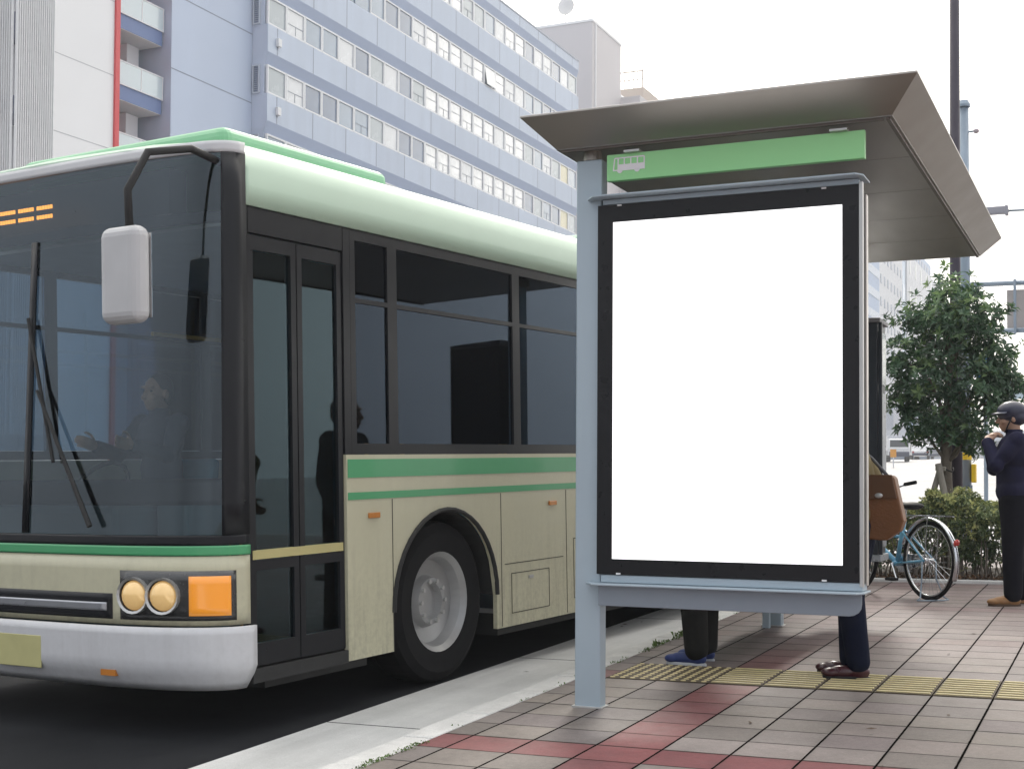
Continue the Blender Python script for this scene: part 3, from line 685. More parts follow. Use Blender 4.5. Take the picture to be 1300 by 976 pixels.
# ------------------------------------------------------------------ vehicles across the intersection
M_tyre = mat('tyre', (.013, .013, .014), .85, spec=.15)
M_dkglass = mat('vehicle_glass', (.03, .04, .05), .1, coat=.5)
def vehicle(name, x, y, rz, L, W, H, label, cat, body, roofz, kind='suv', cargo=None):
    t = thing(name, (x, y, gz(x, y)-.10), label, cat, rz)
    if kind == 'truck':
        b = MB(); b.box(-W/2, W/2, L*.26, L/2, .7, H); b.box(-W*.42, W*.42, -L/2, L*.26, .75, .95); b.build('chassis_box', body, t, bevel=.05)
        c = MB(); c.prism([(-L/2, .55), (-L*.26, .55), (-L*.26, H*.86), (-L/2+.45, H*.86), (-L/2, H*.5)], -W/2, W/2, 'x'); c.build('cab', body, t, bevel=.08)
        MB().box(-W*.43, W*.43, -L/2+.05, -L/2+.1, H*.52, H*.8).build('windscreen', M_dkglass, t)
        MB().box(-W/2, W/2, -L*.22, L/2, 1.0, H).build('cargo_box', cargo or body, t, bevel=.03)
        MB().box(-W*.47, W*.47, -L/2-.05, -L/2+.05, .45, .9).build('bumper', mat('bumper_dark', (.05, .06, .1), .5), t, bevel=.03)
    else:
        hz = H*.56
        sp = [(-L/2, .35), (L/2, .35), (L/2, hz*.95), (L/2-.15, hz), (L*.40, H*.9), (L*.32, H), (-L*.12, H), (-L*.26, hz+.05), (-L/2+.15, hz*.88), (-L/2, hz*.7)]
        MB().prism(sp, -W/2, W/2, 'x').build('body', body, t, bevel=.09, seg=3)
        gp = [(L*.37, hz+.12), (L*.30, H*.92), (-L*.11, H*.92), (-L*.22, hz+.12)]
        MB().prism(gp, -W/2-.01, W/2+.01, 'x').build('side_window', M_dkglass, t)
        MB().obox((0, -L*.20, (hz+H)/2), W*.84, .03, (H-hz)*1.02, Matrix.Rotation(radians(-52), 3, 'X')).build('windscreen', M_dkglass, t)
        MB().obox((0, L*.385, (hz+H)/2+.02), W*.8, .05, (H-hz)*.72, Matrix.Rotation(radians(20), 3, 'X')).build('rear_window', M_dkglass, t)
        for s in (-1, 1):
            MB().box(s*W*.36-.16, s*W*.36+.16, -L/2-.015, -L/2+.04, hz*.62, hz*.8).build('headlight', M_sil, t)
            MB().box(s*W*.40-.1, s*W*.40+.1, L/2-.03, L/2+.015, hz*.6, hz*.9).build('tail_light', mat('tail_red', (.35, .02, .02), .3), t)
        MB().box(-W*.46, W*.46, L/2-.02, L/2+.05, .35, .62).build('bumper', mat('bumper_dark', (.05, .06, .1), .5), t, bevel=.03)
    for sx in (-1, 1):
        for sy in (-1, 1):
            MB().lathe([(.001, -.11), (.30, -.11), (.33, -.06), (.33, .06), (.30, .11), (.001, .11)], (sx*(W/2-.11), sy*L*.31, .33), 'x', 16).build('wheel', M_tyre, t)
    return t
M_vwh = mat('car_white', (.70, .71, .73), .3, coat=.6, var=.03)
vehicle('delivery_truck', -19.6, 131, radians(12), 5.2, 1.9, 2.45, 'white delivery truck standing left of the white car across the intersection', 'truck', M_vwh, 2, 'truck', mat('cargo_grey', (.55, .57, .62), .5))
vehicle('parked_car', -20.1, 150, radians(188), 4.5, 1.8, 1.62, 'white car waiting across the intersection between trucks', 'car', M_vwh, 2)
vehicle('parked_car', -19.2, 157, radians(178), 4.3, 1.7, 1.3, 'dark car right of the white car across the intersection', 'car', mat('car_dark', (.04, .05, .08), .3, coat=.6), 2)
vehicle('box_truck', -21.2, 168, radians(78), 7.0, 2.3, 3.0, 'white box truck parked side on behind the dark car', 'truck', M_vwh, 2, 'truck', mat('cargo_white', (.62, .63, .65), .5))
ys_ = thing('warning_post', (-15.25, 100, gz(-15.25, 100)), 'small orange board on a thin white post at the far side of the intersection', 'sign')
MB().tube([(-15.25, 100, gz(-15, 100)-.1), (-15.25, 100, 3.4)], .05, 8).build('post', M_wht, ys_, world=True)
MB().box(-15.46, -15.04, 99.93, 99.97, 3.35, 3.92).build('board', mat('board_orange', (.75, .33, .03), .5), ys_, world=True)

# ------------------------------------------------------------------ poles, gantry, signs
M_pdark = mat('pole_brown', (.035, .028, .045), .5, .2, var=.15)
M_pgrey = mat('pole_galvanised', (.27, .33, .40), .5, .4, var=.1)
pd = thing('lamp_post', (-1.765, 16, gz(-1.765, 16)), 'tall dark brown lamp post rising behind the tree', 'lamp post')
gp_ = gz(-1.765, 16)
MB().tube([(-1.765, 16, gp_-.02), (-1.765, 16, 2.9), (-1.757, 16, 3.0), (-1.748, 16, 9.5)], [.082, .078, .060, .046], 24).build('pole', M_pdark, pd, world=True, smooth=True)
MB().tube([(-1.748, 16, 9.4), (-1.74, 15.6, 10.1), (-1.73, 14.6, 10.35)], [.04, .035, .03], 12).build('arm', M_pdark, pd, world=True, smooth=True)
MB().ell((-1.73, 14.25, 10.32), .16, .42, .09).build('lamp_head', M_pdark, pd, world=True, smooth=True)
pg = thing('signal_pole', (-1.755, 17, gz(-1.755, 17)), 'grey blue steel pole with a yellow band right beside the dark lamp post', 'pole')
gq = gz(-1.755, 17)
MB().tube([(-1.755, 17, gq-.02), (-1.757, 17, 3.6), (-1.760, 17, 5.78)], [.068, .062, .056], 20).build('pole', M_pgrey, pg, world=True, smooth=True)
MB().lathe([(.0001, 5.86), (.05, 5.85), (.075, 5.80), (.075, 5.77), (.0001, 5.77)], (-1.760, 17, 0), 'z', 20).build('cap', M_pgrey, pg, world=True)
MB().lathe([(.0705, 1.55), (.0705, 1.635)], (-1.755, 17, 0), 'z', 20).build('yellow_band', mat('sign_yellow', (.75, .50, .02), .5), pg, world=True)
MB().box(-1.685, -1.635, 16.93, 17.05, 1.28, 1.50).build('push_button_box', mat('sign_yellow', (.75, .50, .02), .5), pg, world=True, bevel=.01)
MB().tube([(-1.76, 17, 5.47), (-1.64, 17, 5.47)], .012, 8).build('bracket', M_pgrey, pg, world=True)
MB().ell((-1.62, 17, 5.47), .035, .035, .03).build('sensor', mat('sensor_pink', (.45, .38, .42), .4), pg, world=True, smooth=True)
for z in (1.02, 1.18): MB().lathe([(.073, z), (.073, z+.02)], (-1.755, 17, 0), 'z', 20).build('clamp', M_sil, pg, world=True)
MB().box(-1.70, -1.672, 16.9, 16.95, gq, 1.25).build('conduit', M_pgrey, pg, world=True)
gy = thing('sign_gantry', (2.2, 26, gz(2.2, 26)), 'grey double bar sign gantry reaching in from the right edge above the man', 'gantry')
g = MB(); g.tube([(-2.6, 26, 4.91), (2.2, 26, 4.86)], .045, 12); g.tube([(-2.6, 26, 4.05), (2.2, 26, 4.02)], .045, 12)
g.build('arm', M_pgrey, gy, world=True, smooth=True)
MB().tube([(2.2, 26, gz(2.2, 26)-.02), (2.2, 26, 6.6)], .11, 16).build('pole', M_pgrey, gy, world=True, smooth=True)
MB().tube([(-1.825, 25.94, 3.98), (-1.825, 25.94, 4.96)], .025, 8).tube([(-1.3, 25.94, 3.98), (-1.3, 25.94, 4.96)], .025, 8).build('hanger', M_pgrey, gy, world=True)
MB().box(-1.97, -1.1, 26.06, 26.10, 4.08, 4.79).build('sign_plate', mat('plate_beige', (.40, .37, .36), .5), gy, world=True, bevel=.01)
ta = thing('traffic_signal', (2.6, 26, gz(2.6, 26)), 'grey traffic signal head on a thin arm above the sign gantry at the right', 'traffic light')
MB().tube([(2.6, 26, gz(2.6, 26)-.02), (2.6, 26, 6.6)], .09, 14).build('pole', M_pgrey, ta, world=True, smooth=True)
MB().tube([(-1.95, 26, 6.215), (2.6, 26, 6.15)], .02, 10).build('arm', M_pgrey, ta, world=True, smooth=True)
MB().box(-2.85, -1.96, 25.92, 26.05, 6.16, 6.30).build('signal_head', mat('signal_grey', (.30, .30, .34), .5), ta, world=True, bevel=.02)
MB().box(-1.99, -1.93, 25.9, 26.07, 6.13, 6.31).build('end_cap', mat('signal_grey', (.30, .30, .38), .5), ta, world=True, bevel=.02)
rs = thing('round_sign', (-1.80, 20, gz(-1.8, 20)), 'round blue road sign half hidden behind the right side of the tree', 'sign')
MB().tube([(-1.80, 20.05, gz(-1.8, 20)-.12), (-1.80, 20.05, 3.2)], .03, 10).build('post', M_pgrey, rs, world=True)
MB().lathe([(.0001, 19.99), (.19, 19.99), (.19, 20.005), (.0001, 20.005)], (-1.80, 0, 2.88), 'y', 28).build('plate', mat('sign_blue', (.03, .20, .42), .4), rs, world=True)
MB().lathe([(.17, 19.985), (.19, 19.985)], (-1.80, 0, 2.88), 'y', 28).build('rim', M_wht, rs, world=True, fixn=False)
hw = thing('overhead_sign', (-4.2, 60, gz(-4.2, 60)), 'thin blue overhead board far off above the helmeted man', 'sign')
MB().box(-4.60, -3.2, 60, 60.06, 5.46, 5.62).build('board', mat('board_blue', (.10, .16, .45), .5), hw, world=True)
MB().box(-4.60, -3.2, 60, 60.06, 4.9, 5.25).build('lower_board', mat('board_pale', (.45, .55, .62), .5), hw, world=True)
MB().tube([(-3.25, 60.1, gz(-3, 60)-.12), (-3.25, 60.1, 5.7)], .07, 10).build('pole', M_pgrey, hw, world=True)
wm = MB()
for i in range(4): wm.box(-4.52+i*.15, -4.42+i*.15, 59.985, 59.995, 5.49, 5.59)
wm.build('marking', M_wht, hw, world=True)

# ------------------------------------------------------------------ planting
def leafmat(name, c0, c1, c2, rough=.33, tr=.3):
    m, n, b = newmat(name); L = m.node_tree.links
    at = n.n('ShaderNodeAttribute', attribute_name='tone')
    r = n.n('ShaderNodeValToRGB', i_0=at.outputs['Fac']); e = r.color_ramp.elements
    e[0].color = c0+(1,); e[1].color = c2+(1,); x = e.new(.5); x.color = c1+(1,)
    L.new(r.outputs[0], b.inputs['Base Color']); b.inputs['Roughness'].default_value = rough
    b.inputs['Specular IOR Level'].default_value = .6
    o = m.node_tree.nodes['Material Output']; tl = n.n('ShaderNodeBsdfTranslucent'); L.new(r.outputs[0], tl.inputs[0])
    ms = n.n('ShaderNodeMixShader', i_0=tr); L.new(b.outputs[0], ms.inputs[1]); L.new(tl.outputs[0], ms.inputs[2]); L.new(ms.outputs[0], o.inputs[0])
    return m
class Leaves:
    def __init__(s): s.v = []; s.f = []; s.t = []
    def leaf(s, p, d, up, L, W, tone, fold=.3):
        d = d.normalized(); r = d.cross(up)
        if r.length < 1e-3: r = d.cross(Vector((1, 0, 0)))
        r.normalize(); nrm = r.cross(d).normalized(); k = len(s.v); f = nrm*(W*fold)
        s.v += [p, p+d*L*.5+r*W*.5+f, p+d*L-nrm*L*.12, p+d*L*.5-r*W*.5+f, p+d*L*.5]
        s.f += [(k, k+4, k+2, k+1), (k, k+3, k+2, k+4)]; s.t += [tone, tone]
    def rosette(s, p, out, n, L, W, tone, rg, spread=1.0):
        for i in range(n):
            a = 2*pi*i/n+rg.uniform(-.4, .4); e = rg.uniform(-.15, .9)
            ax = out.orthogonal().normalized(); bx_ = out.cross(ax).normalized()
            d = (ax*cos(a)+bx_*sin(a))*cos(e)*spread+out*sin(e)
            s.leaf(p+out*rg.uniform(-.02, .02), d, out, L*rg.uniform(.7, 1.15), W*rg.uniform(.8, 1.1), min(1, max(0, tone+rg.uniform(-.18, .18))))
    def build(s, name, m, parent):
        me = bpy.data.meshes.new(name); me.from_pydata([tuple(q) for q in s.v], [], s.f); me.update()
        a = me.attributes.new('tone', 'FLOAT', 'FACE'); a.data.foreach_set('value', s.t)
        me.materials.append(m); o = bpy.data.objects.new(name, me); COL.objects.link(o); o.parent = parent; return o
rg = random.Random(5)
TX_, TY_ = -1.69, 14.6; tg = gz(TX_, TY_)
tree = thing('street_tree', (TX_, TY_, tg), 'small round crowned evergreen street tree held by timber stakes behind the hedge', 'tree')
M_bark = mat('bark', (.15, .125, .10), .85, var=.35, scale=12, bump=.6, bscale=40)
tr_ = MB(); tr_.tube([(0, 0, -.02), (.01, 0, .5), (-.01, .01, 1.1), (.0, .0, 1.5), (.03, 0, 2.1), (.06, .02, 2.7)], [.075, .062, .055, .05, .035, .015], 14)
blobs = [(.05, 0, 2.85, .30), (-.28, .05, 2.62, .30), (.34, -.02, 2.62, .30), (.10, .1, 2.35, .42), (-.42, -.05, 2.22, .26), (.44, .05, 2.24, .28), (-.15, -.2, 2.0, .36), (.30, -.1, 1.88, .34), (-.40, .1, 1.80, .26), (.52, .0, 1.70, .20), (.0, .1, 1.62, .36), (.20, -.1, 1.42, .26), (-.25, -.05, 1.52, .27), (.66, 0, 1.92, .13), (.46, .1, 2.02, .22), (.10, -.25, 2.6, .3)]
for bx_, by_, bz_, br_ in blobs:
    tr_.tube([(.0, 0, max(1.15, bz_-.6)), (bx_*.5, by_*.5, bz_-.2), (bx_, by_, bz_)], [.024, .015, .006], 6)
tr_.build('trunk', M_bark, tree, smooth=True)
lv = Leaves(); M_leaf = leafmat('tree_leaf', (.022, .055, .030), (.075, .150, .075), (.24, .35, .13))
for bi_, (bx_, by_, bz_, br_) in enumerate(blobs):
    nn = int(800*br_*br_)+16
    for _ in range(nn):
        d = Vector((rg.gauss(0, 1), rg.gauss(0, 1), rg.gauss(0, 1))).normalized(); rr = br_*(rg.random()**.42)*rg.uniform(.8, 1.22)
        p = Vector((bx_, by_, bz_))+Vector((d.x*rr, d.y*rr, d.z*rr*.88))
        out = (d+Vector((0, 0, .55))+Vector((rg.gauss(0, .3), rg.gauss(0, .3), rg.gauss(0, .3)))).normalized()
        tone = .34+rg.gauss(0, .14)+(.35 if (bz_ > 2.5 and d.z > .2 and rg.random() < .5) else 0)+(.12 if d.z > .5 else 0)+(.32 if rg.random() < .14 else 0)  # lighter leaves on upper sides and at random paint in the crown's highlights
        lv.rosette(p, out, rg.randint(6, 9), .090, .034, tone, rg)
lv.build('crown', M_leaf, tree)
# stakes
M_stake = mat('stake_wood', (.26, .235, .20), .85, var=.3, scale=14, stretch=(3, 3, .5), bump=.3)
stk = thing('tree_stakes', (TX_, TY_-.1, tg), 'pale timber support stakes lashed round the tree trunk', 'tree support')
def stake(a, b_, r): MB().tube([a, b_], [r, r*.92], 12).build('stake', M_stake, stk, world=True)
stake((-1.98, 14.35, tg+.2), (-1.735, 14.48, 1.44), .032)
stake((-1.56, 14.30, tg+.2), (-1.755, 14.42, 1.46), .036)
stake((-1.66, 14.95, tg+.2), (-1.70, 14.72, 1.42), .032)
MB().obox((-1.735, 14.46, 1.41), .10, .08, .045).build('cross_piece', M_stake, stk, world=True, bevel=.01)
MB().tube([(-1.64+.07*cos(a*pi/6)-.05, 14.55+.09*sin(a*pi/6), 1.40+.02*sin(a)) for a in range(12)], .008, 6, closed=True).build('lashing', mat('rope_black', (.02, .02, .02), .8), stk, world=True)
# hedge
hx0, hx1, hy0, hy1 = -2.6, 3.2, 13.72, 15.35
hg = thing('hedge', (.2, 14.5, gz(.2, 14.5)), 'knee high clipped evergreen hedge with fresh yellow green tips along the pavement end', 'hedge')
M_hleaf = leafmat('hedge_leaf', (.035, .065, .03), (.15, .20, .08), (.55, .55, .22), .38, .3)
hl = Leaves()
def hz_(x, y): return gz(x, y)+.68+.07*sin(x*3.1)+.06*sin(x*7.3+1)+.05*sin(y*5+x*2)+.04*sin(x*19+y*8)
for _ in range(5200):
    x = rg.uniform(hx0, hx1 if rg.random() < .25 else -.6)
    s_ = rg.random()
    if s_ < .42: y = hy0+abs(rg.gauss(0, .07)); z = gz(x, y)+.10+(rg.random()**.6)*(hz_(x, y)-gz(x, y)-.08); y += (1-min(1, (z-gz(x, y))/.5))*.22; out = Vector((rg.gauss(0, .5), -1, .5+rg.gauss(0, .4)))
    else: y = rg.uniform(hy0, hy1); z = hz_(x, y)-abs(rg.gauss(0, .05)); out = Vector((rg.gauss(0, .5), rg.gauss(-.2, .5), 1))
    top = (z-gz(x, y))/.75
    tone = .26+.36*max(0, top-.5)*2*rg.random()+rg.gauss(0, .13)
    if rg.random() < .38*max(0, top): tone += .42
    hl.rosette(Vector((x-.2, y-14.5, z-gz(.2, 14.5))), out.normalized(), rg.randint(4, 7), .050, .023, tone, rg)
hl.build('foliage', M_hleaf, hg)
tw_ = MB()
for _ in range(160):
    x = rg.uniform(hx0, hx1 if rg.random() < .3 else -.6); y = rg.uniform(hy0+.04, hy0+.5); g0 = gz(x, y)
    tw_.tube([(x, y, g0-.02), (x+rg.gauss(0, .05), y+rg.gauss(0, .04), g0+.3), (x+rg.gauss(0, .1), y+rg.gauss(-.02, .05), g0+.62)], [.008, .006, .003], 5)
tag(tw_.build('stem', M_bark, hg, world=True), kind='stuff')
so_ = MB(); gbox(so_, hx0, hx1, hy0-.03, hy1+.05, -.05, .012)
tag(so_.build('planting_soil', ground_mat('soil', (.03, .024, .018), (.07, .055, .04), 8, 60, .95)), kind='structure')
ke = MB(); gbox(ke, hx0-.1, hx1, hy0-.12, hy0-.035, -.05, .03); tag(ke.build('planting_kerb', M_kerb, bevel=.008), kind='structure')
dl = Leaves()
for _ in range(900):
    x, y = rg.uniform(hx0, 0), hy0+rg.uniform(-.03, .5)
    dl.leaf(Vector((x, y, gz(x, y)+.02+rg.random()*.03)), Vector((rg.gauss(0, 1), rg.gauss(0, 1), rg.gauss(0, .3))), Vector((0, 0, 1)), .05, .028, rg.random())
o = dl.build('fallen_leaves', leafmat('dead_leaf', (.08, .03, .015), (.16, .08, .04), (.28, .17, .09), .7, .1), None)
tag(o, 'brown fallen leaves lying on the soil under the front of the hedge', 'leaves', kind='stuff')
# ------------------------------------------------------------------ city bus
phi = radians(6.5); bx0, by0 = -3.944, 5.285
nz = Vector((-GB, -GA, 1)).normalized(); ya = Vector((sin(phi), cos(phi), 0)); ya = (ya-nz*ya.dot(nz)).normalized(); xa = ya.cross(nz)
Mb = Matrix(((xa.x, ya.x, nz.x, bx0), (xa.y, ya.y, nz.y, by0), (xa.z, ya.z, nz.z, gz(bx0, by0)-.10), (0, 0, 0, 1)))
bus = thing('city_bus', None, 'cream city bus with green stripes and pale green roof pulling away along the kerb', 'bus', M=Mb)
def grime_paint(name, col, amt=.5):
    m, n, b = newmat(name); L = m.node_tree.links
    t = n.n('ShaderNodeTexCoord').outputs['Object']; sp = n.n('ShaderNodeSeparateXYZ', i_0=t)
    mp = n.n('ShaderNodeMapping'); mp.inputs['Scale'].default_value = (9, 9, .9); L.new(t, mp.inputs['Vector'])
    streak = n.n('ShaderNodeMapRange', i_0=n.noise(1.6, 6, mp.outputs[0], .65), i_1=.48, i_2=.75).outputs[0]
    low = n.n('ShaderNodeMapRange', i_0=sp.outputs[2], i_1=.25, i_2=.95, i_3=1., i_4=.12).outputs[0]
    spl = n.n('ShaderNodeMapRange', i_0=n.noise(26, 6, t, .75), i_1=.42, i_2=.72).outputs[0]
    f = n.m('MULTIPLY', n.m('MULTIPLY', n.m('ADD', streak, n.m('MULTIPLY', spl, .8)), low), amt)
    g = n.m('MULTIPLY_ADD', n.noise(2.2, 5, t), .12, .94)
    c = n.mix(1., tuple(col)+(1,), n.n('ShaderNodeCombineColor', i_0=g, i_1=g, i_2=g).outputs[0], 'MULTIPLY')
    c = n.mix(f, c, (.12, .10, .075)); L.new(c, b.inputs['Base Color'])
    L.new(n.m('MULTIPLY_ADD', f, .4, .32), b.inputs['Roughness']); b.inputs['Coat Weight'].default_value = .2
    bp = n.n('ShaderNodeBump', i_Strength=.05, i_Distance=.05, i_Height=n.noise(1.4, 2, t)); L.new(bp.outputs[0], b.inputs['Normal'])
    return m
M_cream = grime_paint('bus_cream', (.57, .545, .39), .4)
M_bwhite = grime_paint('bus_bumper_white', (.62, .62, .635), .14)
M_mint = mat('bus_mint', (.50, .66, .52), .4, 0, var=.04, coat=.3)
M_bgreen = mat('bus_green', (.075, .36, .155), .38, 0, var=.04, coat=.3)
M_pgreen = mat('bus_pale_green', (.22, .50, .29), .42, 0, var=.05)
M_bblk = mat('bus_black', (.011, .012, .015), .32, 0, var=.1, spec=.3)
M_rub = mat('bus_rubber', (.02, .02, .02), .7)
M_bglass = glass('bus_side_glass', (.30, .38, .46), 1.42, gcol=(.62, .78, 1.))
M_bdoor = glass('bus_door_glass', (.60, .78, .80), 1.6, gcol=(.66, .9, 1.))
M_wsh = glass('bus_windscreen', (.84, .92, .94), 1.85, gcol=(.78, .9, 1.))
M_dash = mat('bus_dash_teal', (.10, .15, .17), .6)
M_int = mat('bus_interior_grey', (.20, .21, .22), .7)
M_seat = mat('bus_seat_blue', (.06, .17, .22), .85, var=.3, scale=20)
M_rail = mat('bus_grab_rail', (.60, .36, .06), .4)
M_rim2 = mat('bus_wheel_rim', (.42, .42, .42), .4, .6, var=.15)
W_, HW = 2.49, 1.245
def yf(u): return .30*(1-max(0., 1-min(1, abs(u))**3.6)**(1/2.2))
def fp(u, z, off=0.):
    lean = max(0, z-.95)*.055*(1-abs(u)**6)
    return (-HW+(HW+off)*u, yf(u)+lean-off*(1-abs(u)**4)-0.0, z)
def strip(name, m, u0, u1, z0, z1, off=0, parent=None, th=.02, nu=36, nv=5, offf=None):
    t0, t1 = math.asin(max(-1, u0)), math.asin(min(1, u1))
    b = MB(); b.grid(lambda a, c: fp(sin(t0+(t1-t0)*a), z0+(z1-z0)*c, off if offf is None else offf(c)), nu, nv)
    return b.build(name, m, parent or bus, smooth=True, solid=th)
strip('front_bumper', M_bwhite, -1, 1, .24, .545, nv=8, offf=lambda c: -.03+.07*min(1, c*3))
strip('front_panel', M_cream, -1, 1, .55, .885, .0)
strip('front_stripe', M_bgreen, -1, 1, .888, .935, .004)
strip('lower_trim', M_bblk, -1, 1, .938, .985, .0)
ws = strip('windscreen', M_wsh, -.985, .985, .988, 2.842, .0, th=0)
strip('dash_band', M_bblk, -1, 1, 1.13, 1.26, -.05, th=.01)
strip('sun_band', M_bblk, -.98, .98, 2.50, 2.56, -.012, th=.004)
strip('centre_pillar', M_bblk, -.016, .016, .99, 2.50, .006, nu=2, th=.012)
for s in (-1, 1):
    b = MB(); us = [.955, .975, .99, 1.0]
    b.grid(lambda a, c: fp(s*(.955+.045*a), .985+1.86*c, .002), 4, 12); b.build('corner_pillar', M_bblk, bus, smooth=True, solid=.02)
# front side of grille, plate and lamps
strip('grille', M_bblk, -.50, .50, .575, .70, .006, th=.012, nu=16)
strip('grille_bar', mat('chrome_soft', (.42, .43, .46), .3, .8), -.47, .47, .615, .655, .016, th=.01, nu=16)
pl = MB().box(-HW-.165, -HW+.165, -.052, -.044, .31, .475).build('number_plate', mat('plate_pale_yellow', (.50, .47, .22), .5, var=.15, scale=8), bus, bevel=.004)
for s in (-1, 1):
    def lp(u, z, off): x, y, z = fp(u, z, off); return Vector((x, y, z))
    hl = strip('headlight', mat('lamp_housing', (.10, .10, .10), .25, .7), min(s*.54, s*.985), max(s*.54, s*.985), .575, .815, .008, th=.012, nu=18)
    for uu, rr in ((.61, .075), (.74, .075)):
        p = lp(s*uu, .695, .016); nx = .25*s*(uu-.4)
        b = MB(); b.ell((0, 0, 0), rr, .035, rr, 20, 10); o = b.build('lens', mat('lamp_lens', (.85, .62, .30), .12, .2, coat=1., var=.1, emis=(1., .55, .16), estr=.25), hl, smooth=True)
        o.location = p; o.rotation_euler = (0, 0, s*radians(10 if uu < .7 else 16))
        b = MB(); b.lathe([(rr+.002, -.02), (rr+.014, -.026), (rr+.014, .02)], (0, 0, 0), 'y', 20); o = b.build('bezel', M_sil, hl); o.location = p; o.rotation_euler = (0, 0, s*radians(10 if uu < .7 else 16))
    o = strip('turn_signal', mat('amber_lens', (.80, .26, .02), .2, 0, coat=.8, var=.1, emis=(1., .42, .05), estr=.3), min(s*.84, s*.97), max(s*.84, s*.97), .60, .79, .022, th=.012, nu=10)
# roof
def zprof(x):
    d = min(abs(x), abs(x+W_))
    return 2.60+.0*d if d < 1e-6 else None
prof_r = [(0, 2.60), (0, 2.70), (0, 2.78), (-.02, 2.845), (-.06, 2.89), (-.14, 2.93), (-.30, 2.96), (-.6, 2.985), (-HW, 3.0)]
prof_r = prof_r+[(-W_-x, z) for x, z in reversed(prof_r[:-1])]
ds = [0, .03, .08, .16, .28, .45, .9, 2, 4, 6, 8, 9.8, 10.0, 10.08]
vs = []; nP = len(prof_r)
for d in ds:
    for (x, z) in prof_r:
        u = (x+HW)/HW; f = min(1, (d/.34)); f = f*(2-f)
        g = 1 if d < 9.8 else 1-.25*(d-9.8)/.28
        zz = z if z <= 2.845 else 2.845+(z-2.845)*(.35+.65*f)*g
        y = yf(u)*max(0, 1-d/1.2)+.30*min(1, d/1.2)+d+(.1*(1-abs(u)**6)*max(0, 1-d/1.2))
        vs.append((x, min(y, 10.4), zz))
fs = [(i*nP+j, (i+1)*nP+j, (i+1)*nP+j+1, i*nP+j+1) for i in range(len(ds)-1) for j in range(nP-1)]
fs.append(tuple(range(nP)))
MB().add(vs, fs[:-1]).build('roof', M_mint, bus, smooth=True, solid=.02)
strip('roof_lip', M_bwhite, -1, 1, 2.845, 2.90, -.005, th=.03, nv=3)
b = MB(); b.box(-2.02, -.42, .62, 2.1, 2.95, 3.12); b.build('roof_unit', M_pgreen, bus, bevel=.06, seg=4, smooth=False)
MB().box(-1.9, -.6, 5.0, 7.4, 2.99, 3.16).build('roof_unit', M_mint, bus, bevel=.06, seg=3)
